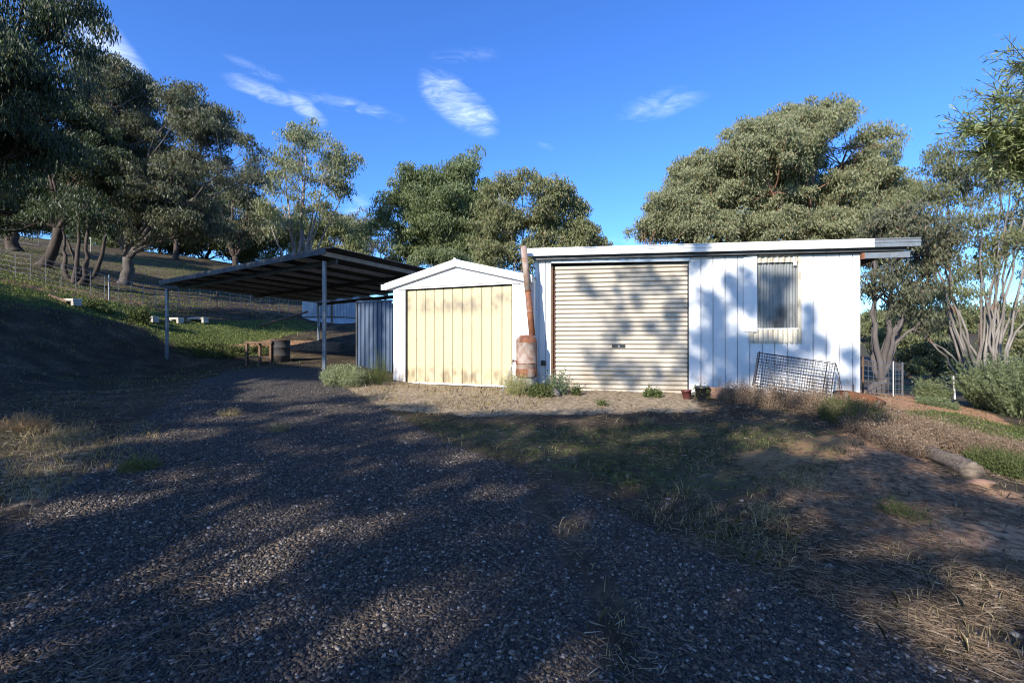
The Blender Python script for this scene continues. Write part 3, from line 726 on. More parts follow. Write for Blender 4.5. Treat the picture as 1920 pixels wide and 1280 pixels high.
# ------------------------------------------------------------------ wire fences
def fence(pts,label,nwire,h,post_every,stay_every,cat='fence'):
    P=[Vector(p) for p in pts]; seg=[]; 
    for i in range(len(P)-1): seg.append((P[i+1]-P[i]).length)
    tot=sum(seg)
    def pos(s):
        for i,l in enumerate(seg):
            if s<=l or i==len(seg)-1:
                p=P[i].lerp(P[i+1],s/l); return Vector((p.x,p.y,g1(p.x,p.y)))
            s-=l
    base=pos(0); t=thing('wire_fence',label,cat,base)
    n=int(tot/post_every)
    for k in range(n+1):
        p=pos(min(tot,k*tot/n))-base
        MB().tube([p+Vector((0,0,-.2)),p+Vector((0,0,h+.08))],.028,6).build('post',M_FWIRE if k%2 else M_ROLLT,t)
    m=MB(); ns=int(tot/stay_every); pr=[pos(i*tot/ns)-base for i in range(ns+1)]
    for k in range(nwire):
        z=.05+(h-.05)*k/(nwire-1); m.tube([p+Vector((0,0,z)) for p in pr],.009,3,cap=False)
    for p in pr: m.tube([p+Vector((0,0,.05)),p+Vector((0,0,h))],.011,3,cap=False)
    m.build('wire_mesh',M_FWIRE,t)
def q(px,py,Y): x,y,_=at(px,py,Y); return (x,y,0)
fence([q(-60,500,17.5),q(60,520,18.2),q(222,558,19.6),q(425,572,23),q(575,585,25)],'low wire mesh fence running along the bank from the far left to the tank',6,.95,3.4,.42)
fence([q(-60,450,36),q(60,455,36.5),q(170,462,38)],'distant plain wire fence on the pale hillside at the far left',4,1.1,4,1.4)
fence([q(1618,735,14.5),q(1665,733,15),q(1692,732,15.6)],'short length of wire mesh fence behind the white shed corner',7,1.0,2.0,.25)
x,y,_=at(1791,735,15.5); z=g1(x,y)
tag(MB().tube([(x,y,z-.1),(x-.06,y,z+.75)],.025,8).build('white_stake',M_STAKE),'short white stake standing at the edge of the big green shrub','stake')
x,y,_=at(1675,735,14.6); z=g1(x,y)
tag(MB().tube([(x,y,z-.1),(x,y,z+1.05)],.013,8).build('white_stake',M_STAKE),'slim white stake beside the fence behind the shed corner','stake')
# ------------------------------------------------------------------ foliage
def unit(v): return v/np.maximum(np.linalg.norm(v,axis=-1,keepdims=True),1e-9)
def leafquads(P,A,Ls,Ws):
    """rhombic leaves at P along A"""
    n=len(P); r=unit(rng.normal(size=(n,3))); S=unit(np.cross(A,r))
    Ls=Ls[:,None]; Ws=Ws[:,None]
    return np.stack([P-A*Ls*.5, P-A*Ls*.05+S*Ws*.5, P+A*Ls*.5, P-A*Ls*.05-S*Ws*.5],1).reshape(-1,3)
def clump_leaves(C,rc,per,L_,W_,droop=.6,flat=.65):
    n=len(C); per=int(per); M=n*per
    rr=rc*(.7+.6*rng.random(n))
    d=unit(rng.normal(size=(n,per,3))); d[...,2]=np.where(rng.random((n,per))<.55,np.abs(d[...,2]),d[...,2])
    rad=rng.random((n,per,1))**.45
    P=C[:,None]+d*rad*rr[:,None,None]*np.array([1,1,flat])
    P=P.reshape(-1,3)
    A=rng.normal(size=(M,3)); A=unit(A); A=unit(A*(1-droop)+np.array([0,0,-droop]))
    ls=L_*(.6+.8*rng.random(M)); ws=W_*(.7+.6*rng.random(M))
    return leafquads(P,A,ls,ws)
def bez(a,b,c,n):
    t=np.linspace(0,1,n)[:,None]; return a*(1-t)**2+2*b*t*(1-t)+c*t*t
def wob(P,amp):
    n=len(P); w=np.cumsum(rng.normal(size=(n,3))*amp,0); w-=np.linspace(0,1,n)[:,None]*w[-1]; return P+w-w[0]*np.linspace(1,0,n)[:,None]
GUM=leafmat('gum_leaf',(.055,.062,.036),(.15,.155,.095),(.22,.12,.07))
GUMB=leafmat('gum_leaf_blue',(.12,.135,.065),(.28,.285,.16),(.26,.15,.09))
GUMBR=leafmat('gum_leaf_bronze',(.11,.12,.05),(.22,.225,.11),(.32,.2,.1))
GREEN=leafmat('green_leaf',(.08,.10,.04),(.18,.21,.095),(.16,.17,.06))
DARK=leafmat('dark_leaf',(.03,.042,.02),(.075,.095,.045),(.10,.075,.04))
FARL=leafmat('far_leaf',(.10,.095,.075),(.17,.155,.12),(.2,.14,.1))
OLIVE=leafmat('olive_leaf',(.10,.115,.05),(.20,.21,.10),(.2,.16,.07))
BARKP=pm('pale_bark',(.42,.36,.31),(.22,.17,.14),3,.85,.5,st=(1,1,.25),spots=[(2.2,(.16,.085,.05),.52,.66,(1,1,.4))],bscale=14)
BARKD=pm('dark_bark',(.085,.06,.045),(.035,.026,.02),5,.95,.9,st=(1,1,.3),bscale=16)
BARKF=pm('brown_grey_bark',(.25,.225,.20),(.12,.10,.085),3,.85,.6,st=(1,1,.2),spots=[(2.5,(.19,.11,.07),.58,.7,(1,1,.3))],bscale=14)
BARKD2=pm('blotchy_bark',(.13,.11,.10),(.05,.042,.038),2,.9,.8,st=(1,1,.35),spots=[(2.5,(.2,.17,.15),.6,.7,(1,1,.4))],bscale=14)
BARKR=pm('red_bark',(.30,.15,.085),(.14,.07,.045),3,.85,.6,st=(1,1,.3),bscale=16)
BARKG=pm('grey_bark',(.24,.21,.19),(.11,.09,.08),3,.9,.7,st=(1,1,.25),spots=[(2,(.40,.36,.32),.56,.68,(1,1,.4))],bscale=14)
def tree(label,cat,group,base,lobes,leaf,bark,d=None,stems=1,tr=.25,fork=.3,rc=.62,per=150,leafL=.19,leafW=.05,dens=1.,kind='gum_tree',droop=.6,spread=.5,twigs=.5,lean=(0,0),inner=.25,zshift=0,sr=.6,cull=.17,lr=.8,flat=.75,cs=2.4,pyo=0):
    dens*=1.6; per*=1.2
    """base: px,py,Y ; lobes: (px,py,rpx,rpy[,dy]) at distance d"""
    if len(base)==3 and d is None: d=base[2]
    bx,by,_=at(base[0],base[1],base[2]); bz=g1(bx,by)
    B=np.array([bx,by,bz-.15]); d=d or base[2]
    LB=[];CC=[]
    for lb in lobes:
        px,py,rx,ry=lb[:4]; py+=pyo; dy=lb[4] if len(lb)>4 else rng.normal(0,.12)*rx/F*d*2
        Y=d+dy; c=np.array(at(px,py,Y)); ra=rx/F*d; rb=ry/F*d
        LB.append((c,ra,rb))
        nc=int(dens*max(3, 9.5*(ra*ra*rb)**(2/3)/rc**2*.55))
        u=unit(rng.normal(size=(nc,3))); u[:,2]=np.where(rng.random(nc)<.5,np.abs(u[:,2]),u[:,2])
        r=1-(1-inner)*rng.random((nc,1))**2.2*.8
        CC.append(c+u*r*np.array([ra,min(ra,rb*1.5),rb]))
    C=np.concatenate(CC); C=C+rng.normal(size=C.shape)*rc*.4; C=C[C[:,2]>bz+.5]
    s3=rc*cs; nn=.5*fbm(C[:,0]+C[:,2]*.6,C[:,1]*.5+C[:,2],s3,5,2)+.5*fbm(C[:,0]-C[:,2]*.7,C[:,2]*.9,s3*.8,8,2); C=C[nn>np.quantile(nn,cull)]
    t=thing(kind,label,cat,(bx,by,bz),0,group); t_=np.array([bx,by,bz])
    V=clump_leaves(C-t_,rc,per,leafL,leafW,droop,flat)
    npmesh('crown',V,4,leaf,t)
    m=MB(); top=np.mean([l[0] for l in LB],0); Hh=top[2]-bz
    limbs=[]
    if stems==1:
        Fk=B+np.array([(top[0]-bx)*.15+lean[0],(top[1]-by)*.1+lean[1],Hh*fork])
        P=wob(bez(B,(B+Fk)/2+np.array([lean[0]*.3,0,0]),Fk,8),.03*tr*4)
        rad=list(np.linspace(tr,tr*.75,8)); rad[0]=tr*1.35; rad[1]=tr*1.1
        m.tube(P-t_,rad,12); starts=[(P[-1],tr*.72)]
    else:
        starts=[]
        for k in range(stems):
            a=k*2.4+rng.random(); starts.append((B+np.array([math.cos(a),math.sin(a),0])*tr*.9,tr*sr))
    for i,(c,ra,rb) in enumerate(LB):
        reps=1 if stems==1 else max(1,round(stems/len(LB)))
        for k in range(reps):
            s,r0=starts[(i*reps+k)%len(starts)]
            e=c+rng.normal(size=3)*np.array([ra,ra*.5,rb])*(.25 if reps==1 else .5); 
            mid=s*(1-spread)+e*spread; mid[2]=s[2]+(e[2]-s[2])*(.35+.25*rng.random()); mid[:2]=s[:2]*.55+e[:2]*.45+rng.normal(size=2)*.3
            P=wob(bez(s,mid,e,12),.06); limbs.append((P,r0))
            rr=np.linspace(r0*(lr if stems==1 else 1),max(.02,r0*.14),12); m.tube(P-t_,list(rr),8)
    LP=np.concatenate([l[0][3:] for l in limbs]); LR=np.concatenate([np.linspace(l[1]*.8,l[1]*.14,12)[3:] for l in limbs])
    for c in C[rng.random(len(C))<twigs]:
        dd=LP-c; cost=np.linalg.norm(dd,axis=1)+np.where(dd[:,2]>0,dd[:,2]*1.5,0); k=int(np.argmin(cost)) if rng.random()<.6 else int(rng.choice(np.argsort(cost)[:8]))
        s=LP[k]; P=wob(bez(s,(s+c)/2+np.array([0,0,-.12*np.linalg.norm(s-c)]),c,5),.05)
        r0=min(LR[k]*.6,.05+.012*np.linalg.norm(s-c)); m.tube(P-t_,list(np.linspace(r0,.008+r0*.1,5)),5,cap=False)
    m.build('trunk',bark,t,smooth=True)
    return t

# left hillside, near to far
tree('tall dark green tree filling the top left corner of the picture','tree','gum trees on the left hillside',(-190,600,14.5),
  [(40,60,110,70),(-60,120,120,110),(60,160,80,60),(110,40,50,45),(-80,280,130,100),(20,270,90,60),(-150,60,120,120)],DARK,BARKD,tr=.35,per=170,rc=.6,leafL=.17,leafW=.04,dens=1.1,droop=.75)
tree('gum tree with a pale forked trunk leaning right, left of the broadest hillside gum','tree','gum trees on the left hillside',(78,492,23),
  [(60,205,90,60),(140,240,70,55),(30,300,90,55),(130,330,70,45),(-40,380,80,60),(60,170,60,40),(190,300,55,40),(100,400,55,28),(20,410,50,26)],DARK,BARKD,tr=.24,fork=.38,lean=(.8,0),per=140,rc=.5,dens=.75,leafL=.17,leafW=.045,cull=.25,lr=.55)
tree('broadest hillside gum with brownish crown and a pale lower trunk lit on its left','tree','gum trees on the left hillside',(232,532,25),
  [(240,190,85,55),(330,225,75,50),(190,240,70,60),(280,280,95,60),(390,265,60,50),(430,300,42,34),(220,340,90,60),(330,360,80,60),(160,310,60,45),(270,420,75,45),(380,420,45,35),(210,150,45,25),(175,420,40,30),(330,430,50,26)],GUM,BARKD2,tr=.30,fork=.25,per=150,rc=.55,dens=1.05,leafL=.17,leafW=.048,spread=.5,cull=.2,lr=.6)
tree('small dark many stemmed tree between the two large hillside gums','tree','gum trees on the left hillside',(148,512,21.5),
  [(120,420,35,28),(180,420,35,30),(150,385,40,25)],DARK,BARKD,tr=.2,stems=5,per=80,rc=.5,dens=.7)
tree('thick trunked dark tree at the far left beside the distant fence','tree','gum trees on the left hillside',(28,468,31),
  [(20,390,60,50),(-20,340,70,60),(60,350,50,40),(-60,300,80,80)],DARK,BARKD,tr=.38,per=110,rc=.75,leafL=.22,leafW=.06)
tree('dark narrow trunked gum with an open crown to the left of the pale airy gum','tree','gum trees on the left hillside',(441,500,38),
  [(445,350,40,35),(410,400,40,35),(470,400,38,35),(440,440,45,25),(485,350,30,25),(390,350,30,30)],GUM,BARKD,tr=.26,per=100,rc=.8,leafL=.26,leafW=.075,dens=.7)
tree('pale airy gum with slender white limbs rising behind the carport roof','tree','gum trees on the left hillside',(560,500,35),
  [(565,275,42,32),(620,310,40,38),(525,310,30,40),(590,350,55,32),(640,350,24,36),(530,380,34,34),(610,400,34,28),(555,430,30,24),(500,420,26,26),(580,250,22,14)],GUMB,BARKP,tr=.24,stems=7,per=85,rc=.72,leafL=.26,leafW=.075,dens=.62,twigs=.7)
tree('fine leaved light green tree showing behind the broadest hillside gum','tree','understorey trees on the hillside',(330,470,42),
  [(325,310,40,35),(355,350,45,30),(300,350,40,40),(330,400,60,40)],GREEN,BARKD,tr=.22,per=130,rc=.9,leafL=.3,leafW=.06)
for i,(px,py,Y,lab,ls,lf) in enumerate((
   (300,490,48,'dark low tree behind the trunk of the broadest hillside gum',[(290,430,56,42),(335,440,46,36),(300,470,50,20)],DARK),
   (385,492,50,'dull olive tree on the crest above the left end of the carport',[(390,430,45,40),(425,410,40,36),(370,460,36,28),(340,450,34,30)],OLIVE),
   (500,505,52,'low olive tree behind the dark narrow trunked gum',[(490,455,40,34),(520,440,34,30),(460,470,34,24)],OLIVE),
   (105,470,52,'dark distant tree seen under the forked gum',[(110,400,45,35),(150,390,40,35)],DARK),
   (215,478,50,'dark distant tree between the small many stemmed tree and the broadest gum',[(215,400,50,45),(180,440,30,22)],DARK),
   (-30,455,50,'distant dark tree at the extreme left edge',[(-20,380,60,50),(30,420,30,20)],DARK),
   (250,484,46,'low shrubby tree on the crest right of the small many stemmed tree',[(255,450,40,20)],GREEN),
   (610,505,50,'low olive tree peeping over the carport roof below the pale airy gum',[(620,450,45,24),(650,465,30,16),(570,455,30,18)],OLIVE))):
    ls=[(a,b-6,c*1.35,d*1.3) for a,b,c,d in ls]+[(ls[0][0]-ls[0][2]*.9,py-24,ls[0][2]*.8,16),(ls[0][0]+ls[0][2]*.9,py-22,ls[0][2]*.8,16)]
    tree(lab,'tree','understorey trees on the hillside',(px,py,Y),ls,lf,BARKD,tr=.18,stems=4,per=100,rc=.95,leafL=.36,leafW=.11,dens=.9)
tree('hazy grey purple bare looking tree between the pale airy gum and the green tree','tree',None,(665,520,62),
  [(650,430,40,26),(690,440,36,26),(660,465,50,24),(700,475,36,20)],FARL,BARKG,tr=.2,stems=6,per=60,rc=1.1,leafL=.4,leafW=.1,dens=.7,twigs=.9)
# middle trees
tree('rounded deep green gum with pale limbs standing behind the gabled garage','tree','gum trees behind the garage and shed',(845,520,40),
  [(870,345,48,38),(800,370,55,35),(910,370,28,32),(760,400,50,34),(840,400,60,40),(735,440,36,30),(810,450,70,40),(900,430,40,36),(880,480,60,26),(760,480,46,24),(700,450,22,22),(780,350,34,20)],GREEN,BARKP,tr=.38,fork=.2,per=150,rc=.85,leafL=.27,leafW=.08,dens=1.5)
tree('bronze green gum with upright stems just left of the shed roof end','tree','gum trees behind the garage and shed',(975,540,36),
  [(950,375,46,36),(1025,375,44,36),(985,360,34,22),(1065,400,32,26),(940,430,46,36),(1010,430,50,34),(1080,440,36,26),(1120,455,20,20),(1000,480,56,28),(1070,480,46,22),(930,480,36,26)],GUMBR,BARKG,tr=.26,stems=9,per=125,rc=.74,leafL=.25,leafW=.078,dens=1.25,twigs=.6,sr=.4)
tree('low bright green bushy tree just above the left slope of the garage roof','tree',None,(815,560,27),
  [(800,492,30,16),(835,488,30,16),(860,500,24,14)],GREEN,BARKD,tr=.16,stems=4,per=160,rc=.5,leafL=.17,leafW=.05,dens=1.2)
tree('huge spreading grey green gum with reddish limbs behind the shed','tree','gum trees behind the garage and shed',(1520,650,27),
  [(1330,330,70,48),(1420,290,85,55),(1520,255,85,55),(1610,270,70,50),(1270,390,58,45),(1380,380,85,50),(1490,340,80,55),(1590,350,85,60),(1240,430,42,34),(1330,430,70,36),(1450,430,60,40),(1660,360,45,50),(1560,430,70,40),(1650,440,60,45),(1480,225,45,24),(1225,455,28,22)],GUMB,BARKR,tr=.42,fork=.25,per=170,rc=.52,leafL=.165,leafW=.05,dens=1.65,cull=.2,flat=.85,inner=.35,cs=3.6,pyo=14,spread=.45,twigs=.45)
tree('tall fan shaped gum with many pale upright stems at the right edge','tree','gum trees right of the shed',(1845,690,19.5),
  [(1780,320,52,36),(1850,340,60,42),(1920,350,50,55),(1740,390,42,36),(1735,450,32,36),(1890,290,50,36),(1760,500,26,26),(1960,430,60,50),(1905,560,36,30),(1820,420,40,30),(1985,520,50,50),(1705,590,34,22),(1780,560,40,24),(1880,470,44,36),(1830,520,36,24)],OLIVE,BARKF,tr=.42,stems=34,per=85,rc=.45,leafL=.15,leafW=.038,dens=1.1,twigs=1.,spread=.6,sr=.13)
tree('dark forked gum close to the shed corner with a burnt looking base','tree','gum trees right of the shed',(1643,735,16.5),
  [(1650,470,50,42),(1700,440,50,45),(1640,530,36,30),(1720,520,40,34),(1690,570,32,24),(1760,470,36,36),(1735,610,26,20)],GUM,BARKD2,lr=.5,tr=.30,fork=.14,per=110,rc=.42,leafL=.15,leafW=.04,dens=1.,twigs=1.,spread=.6)
bg=[(1700,715,36,'round mid green tree low between the forked gum and the fan shaped gum',[(1690,640,46,34),(1730,660,36,24)],OLIVE),
 (1745,720,30,'dark bushy tree behind the small pale green shrub',[(1750,680,36,26),(1720,700,24,14)],DARK),
 (1640,700,60,'pale olive tree low behind the forked gum',[(1640,620,40,30)],OLIVE),
 (1800,715,34,'dark dense bush under the fan shaped gum',[(1800,690,46,22),(1770,700,26,16)],DARK),
 (1905,700,40,'brownish tree low at the right edge behind the fan shaped gum',[(1910,650,46,30),(1950,620,46,40)],GUMBR)]
for (px,py,Y,lab,ls,lf) in bg:
    tree(lab,'tree','low trees beyond the shed corner',(px,py,Y),ls,lf,BARKD,tr=.13,stems=4,per=120,rc=.55,leafL=.22,leafW=.07,dens=1.)
far=[(1620,640,110,40,22),(1680,630,120,50,24),(1745,622,125,46,20),(1810,616,130,50,22),(1880,612,135,46,24),(1940,606,135,50,28),(1585,645,105,36,20)]
farl=['leftmost','second from the left','third from the left','fourth from the left, behind the forked trunk gap','fifth from the left','rightmost','mostly hidden behind the shed']
farn=['pale treetops just right of the shed corner on the far ridge','far ridge tree seen between the two right gums','far ridge tree above the mid green tree','far ridge tree behind the left stems of the fan shaped gum','far ridge tree behind the right stems of the fan shaped gum','far ridge tree at the picture edge','far ridge tree mostly hidden by the shed corner']
for (px,py,Y,rx,ry),lab in zip(far,farn):
    x,y,z=at(px,py,Y); 
    tree(lab,'tree','trees on the far ridge',(px,py,Y),[(px,640-(g1(x,y)+3.2-CAMZ)/Y*F,rx,ry),(px+rx*.6,640-(g1(x,y)+2.6-CAMZ)/Y*F,rx*.6,ry*.8)],OLIVE,BARKD,tr=.3,stems=3,per=90,rc=1.5,leafL=.7,leafW=.3,dens=1.,twigs=.2)

# near branch at the top right: a willowy wattle standing just outside the frame
def near_branch():
    bx,by=13.2,9.6; bz=g1(bx,by); t=thing('wattle_tree','near green tree with long narrow leaves hanging in at the top right corner','tree',(bx,by,bz)); o=np.array([bx,by,bz])
    m=MB(); m.tube([(0,0,-.2),(.1,0,2.2),(-.2,.1,4.6),(-.5,0,8.0)],[.22,.19,.15,.07],10)
    LF=[];AX=[];LL=[];WW=[]
    tips=[]
    for px,py,Y,n in ((1790,240,4.7,26),(1830,285,4.8,26),(1850,180,4.7,18),(1900,120,4.7,22),(1900,250,4.9,34),(1870,310,4.9,22),(1945,180,4.9,36),(1960,300,5.0,36),(1900,205,4.6,22),(1990,110,4.9,30),(1990,240,5.1,30),(1840,235,4.6,18),(1925,85,4.6,10),(1935,340,4.9,14)):
        tip=np.array(at(px,py,Y*1.9))-o; s=np.array([-.3,0,4.6+2.8*rng.random()])
        P=wob(bez(s,(s+tip)/2+np.array([.1,0,.25]),tip,14),.03); m.tube(P,list(np.linspace(.04,.007,14)),5)
        for k in range(int(n*4.6)):
            f=.35+.65*rng.random(); b=P[int(f*13)]; dirn=unit(P[13]-P[8])
            e=b+unit(dirn*.8+rng.normal(size=3)*.55)*(.32+.5*rng.random())
            Q=bez(b,(b+e)/2+np.array([0,0,.03]),e,9); m.tube(Q,[.005]*8+[.002],3,cap=False)
            ax_=unit(e-b)
            for j in range(18):
                g=.1+.9*j/17; p=Q[min(8,int(g*8))]; side=unit(np.cross(ax_,unit(rng.normal(size=3))))
                A=unit(ax_*.75+side*.75+np.array([0,0,-.12])); l=.10+.10*rng.random()
                LF.append(p+A*l*.5);AX.append(A);LL.append(l);WW.append(.017+.010*rng.random())
    npmesh('crown',leafquads(np.array(LF),np.array(AX),np.array(LL),np.array(WW)),4,leafmat('wattle_leaf',(.14,.18,.06),(.30,.34,.15),(.3,.22,.08),rough=.4),t)
    m.build('trunk',BARKD,t,smooth=True)
near_branch()

# ------------------------------------------------------------------ shade trees beside and behind the camera
HOLES=[(190,945,75,22),(220,1100,60,18),(320,1215,60,22),(515,1080,100,34),(280,985,36,12),(390,960,46,9),(340,885,34,9),(525,840,46,12),(375,810,38,8),(260,777,50,7),(681,1000,70,20),(851,857,90,14),(1005,837,80,12),(823,910,36,8),(904,918,36,9),(990,1000,70,16),(1062,975,46,12),(774,821,44,8),(774,1020,60,14),(1497,1203,42,28),(1425,981,46,9),(565,728,120,16),(480,745,70,10),(640,770,50,8),(1180,760,90,8),(1330,815,60,9),(1450,835,70,8),(1560,850,80,12),(1240,870,40,8),(1150,930,40,8),(60,865,60,28),(20,1130,60,20),(900,1090,60,10),(720,1130,50,12),(400,1110,50,14),(1600,1010,90,30),(1750,1000,120,50),(1850,1120,90,50),(1380,1140,60,14),(1120,800,60,7),(940,930,60,8),(1330,925,60,8),(640,885,50,8),(300,1080,50,14),(130,1010,70,12),(60,960,50,10),(450,1000,40,9)]
LIT=[[(590,700),(640,716),(700,738),(820,768),(950,776),(1100,768),(1300,752),(1420,738),(1420,680),(590,660)],
     [(1630,700),(1640,790),(1700,830),(1760,870),(1850,930),(2200,930),(2200,650),(1630,650)]]
WBL=[(1190,520,42,30),(1245,535,30,26),(1175,560,30,26),(1160,600,26,32),(1265,590,26,34),(1225,610,24,20),(1110,548,22,12),(1115,670,28,26),(1140,690,34,34),(1190,700,40,34),(1260,640,28,30),(1240,700,34,28),(1090,530,10,10),(1155,640,20,20),
     (1310,500,14,16),(1330,560,20,26),(1345,600,22,30),(1320,640,30,30),(1350,660,30,34),(1300,690,26,26),(1370,530,14,18),(1385,560,12,20),(1408,570,14,30),(1400,520,10,14),(1440,550,26,34),(1450,590,20,24),(1380,650,40,20),(1420,652,34,16),(1460,650,30,12),(1518,592,14,20),(1512,640,14,24),(1540,650,10,10),(1430,690,40,20),(1490,675,30,14),(1380,700,34,24),(1595,675,16,14),(1320,470,20,6),(1250,470,40,6),(1110,470,10,5),(1470,520,12,16),(1590,720,20,12),(1340,720,30,14)]
BANKTOP=[(-400,500),(0,548),(140,572),(240,602),(300,640),(380,652),(470,668),(600,684),(600,690)]
def shade_trees():
    G=[]  # (point, weight, size)
    # ground samples, uniform over world patches
    n=240000
    x=rng.uniform(-22,12,n); y=rng.uniform(.5,19,n); z=gz(x,y); px,py=proj(x,y,z)
    bt=np.interp(px,[p[0] for p in BANKTOP],[p[1] for p in BANKTOP],right=690)
    keep=(px>-250)&(px<2150)&(py<1420)&(py>bt+9)&(py>545)
    keep&=~((px>605)&(py<722)); keep&=~((px>1380)&(px<1650)&(py<752)); keep&=~((px>1600)&(py<780)); keep&=~((px>1840)&(py<900))
    for pl in LIT: keep&=~inpoly(px,py,pl)
    nz=.5*fbm(x*.45,y,.9,31,3)+.5*fbm(x*.5,y*1.1,.36,37,2)
    dens=np.clip((nz-.43)*7,.06,1)
    hole=np.zeros(n)
    for (cx,cy,rx,ry) in HOLES:
        q=((px-cx)/rx)**2+((py-cy)/ry)**2; hole=np.maximum(hole,np.clip(1.5-q,0,1))
    dens*=1-.97*np.clip(hole*1.6,0,1)
    solid=((py<750)&(px<430))|((py<708)&(px<600))|((py<790)&(px<330))
    dens=np.where((px>650)&(py<940),dens*.5,np.where((py<900)&(px>380),dens*.75,dens))
    dens=np.where(solid,1.6,dens)
    keep&=rng.random(n)<dens*.42
    G=np.stack([x,y,z],1)[keep]; sol=solid[keep]; print('shade ground samples',len(G))
    # wall samples
    W=[]
    c,s=math.cos(SH_R),math.sin(SH_R)
    for (cx,cy,rx,ry) in WBL:
        k=int(rx*ry*(.007 if cx<1290 else .025))+4; a=rng.random(k)*6.283; r=np.sqrt(rng.random(k))*.95
        for aa,r_ in zip(a,r):
            px_=cx+rx*r_*math.cos(aa); py_=cy+ry*r_*math.sin(aa); u=su(px_); W.append((SH_O[0]+u*c,SH_O[1]+u*s,sz(px_,py_)+SB))
    for s_ in np.linspace(-.05,1.02,46):
        for t_ in (-.02,):
            for _ in range(10):
                q_=CPt(s_,t_,.05-.25*rng.random())+car.location; W.append(tuple(q_))
    for s_ in (0,1):
        for _ in range(90):
            q_=CPt(s_,0,0)+car.location; W.append((q_.x,q_.y,q_.z-2.4*rng.random()))
    W=np.array(W); print('wall samples',len(W))
    P=np.concatenate([G,W]); 
    zt=rng.uniform(7.0,11.5,len(P)); zt[len(G):]=rng.uniform(9.6,12.4,len(W))
    # solid bank: lower, denser crowns close by
    zt[:len(G)]=np.where(sol,rng.uniform(6.5,10.5,len(G)),zt[:len(G)])
    t=(zt-P[:,2])/SUN[2]; C=P+t[:,None]*SUN
    bad=(C[:,1]>.0)&(np.abs(C[:,0])<C[:,1]*1.28+1.2)
    C=C[~bad]; print('clusters',len(C),C.min(0),C.max(0))
    seeds=np.array([(-24,6,0),(-26,-1,0),(-19,-1,0),(-20,-8,0),(-13.5,-2.5,0),(-13.5,-8.5,0),(-8,-4.5,0),(-7.5,-10,0),(-27,-7,0),(-2.5,-7.5,0)],float)
    for _ in range(12):
        own=np.argmin(((C[:,None,:2]-seeds[None,:,:2])**2).sum(-1),1)
        for k_ in range(len(seeds)):
            if (own==k_).sum()>10: seeds[k_,:2]=C[own==k_][:,:2].mean(0)
    print(seeds.round(1).tolist())
    own=np.argmin(((C[:,None,:2]-seeds[None,:,:2])**2).sum(-1),1)
    labs=['beyond the left frame edge level with the bank','far left behind the camera','left of the camera with a dense crown','left and well behind the camera','nearest the camera on its left','behind the camera on its left','close behind the camera','directly behind the camera','farthest left behind the camera','behind the camera on its right']
    for k in range(len(seeds)):
        Ck=C[own==k]
        if len(Ck)<20: continue
        bx,by=np.median(Ck[:,0]),np.median(Ck[:,1]); 
        if by>0 and abs(bx)<by*1.3+1.5: bx=-(by*1.3+2)
        bz=g1(bx,by); o=np.array([bx,by,bz])
        t_=thing('gum_tree','shade giving gum tree standing '+labs[k],'tree',tuple(o),0,'shade trees around the camera')
        per=7
        V=clump_leaves(Ck-o,.13,per,.20,.075,.5,1.)
        npmesh('crown',V,4,DARK,t_)
        m=MB(); top=np.array([0,0,5.2-bz*.3])
        m.tube([(0,0,-.3),(.1,0,2.5),tuple(top)],[.34,.26,.2],10)
        sel=Ck[rng.choice(len(Ck),min(14,len(Ck)),replace=False)]-o
        for e in sel:
            Pq=wob(bez(top,(top+e)/2+np.array([0,0,.5]),e,8),.08); m.tube(Pq,list(np.linspace(.09,.015,8)),6,cap=False)
        m.build('trunk',BARKD,t_,smooth=True)
shade_trees()
for (x,y,h,rr,lab) in ((7,-6,10,4.5,'close behind the camera on the right'),(14,-4,9,4.5,'far right behind the camera'),(7,-16,11,5.5,'well behind the camera on the drive'),(12,-13,12,6,'far behind the camera on the right')):  # unseen trees added to cut sky light on the shaded ground
    bz=g1(x,y); o=np.array([x,y,bz]); t_=thing('gum_tree','added sky blocking gum tree standing '+lab,'tree',tuple(o),0,'shade trees around the camera')
    n_=150; u=unit(rng.normal(size=(n_,3))); C=u*(rng.random((n_,1))**.4)*np.array([rr,rr,rr*.75])+np.array([0,0,h])
    npmesh('crown',clump_leaves(C,.9,90,.34,.12),4,DARK,t_)
    m=MB(); m.tube([(0,0,-.3),(.1,.1,h*.3),(0,0,h*.55)],[.34,.27,.2],10)
    for e in C[:16]: m.tube(wob(bez(np.array([0,0,h*.55]),(e+np.array([0,0,h*.5]))/2,e,7),.1),list(np.linspace(.12,.02,7)),6,cap=False)
    m.build('trunk',BARKD,t_,smooth=True)

# ------------------------------------------------------------------ gravel stones
def ico():
    v=np.array([(-1,-1,-1),(1,-1,-1),(1,1,-1),(-1,1,-1),(-1,-1,1),(1,-1,1),(1,1,1),(-1,1,1)],float)*.62
    f=np.array([(0,3,2),(0,2,1),(4,5,6),(4,6,7),(0,1,5),(0,5,4),(1,2,6),(1,6,5),(2,3,7),(2,7,6),(3,0,4),(3,4,7)])
    return v,f
def ico_round():
    t=(1+5**.5)/2
    v=np.array([(-1,t,0),(1,t,0),(-1,-t,0),(1,-t,0),(0,-1,t),(0,1,t),(0,-1,-t),(0,1,-t),(t,0,-1),(t,0,1),(-t,0,-1),(-t,0,1)],float); v/=np.linalg.norm(v[0])
    f=np.array([(0,11,5),(0,5,1),(0,1,7),(0,7,10),(0,10,11),(1,5,9),(5,11,4),(11,10,2),(10,7,6),(7,1,8),(3,9,4),(3,4,2),(3,2,6),(3,6,8),(3,8,9),(4,9,5),(2,4,11),(6,2,10),(8,6,7),(9,8,1)])
    return v,f
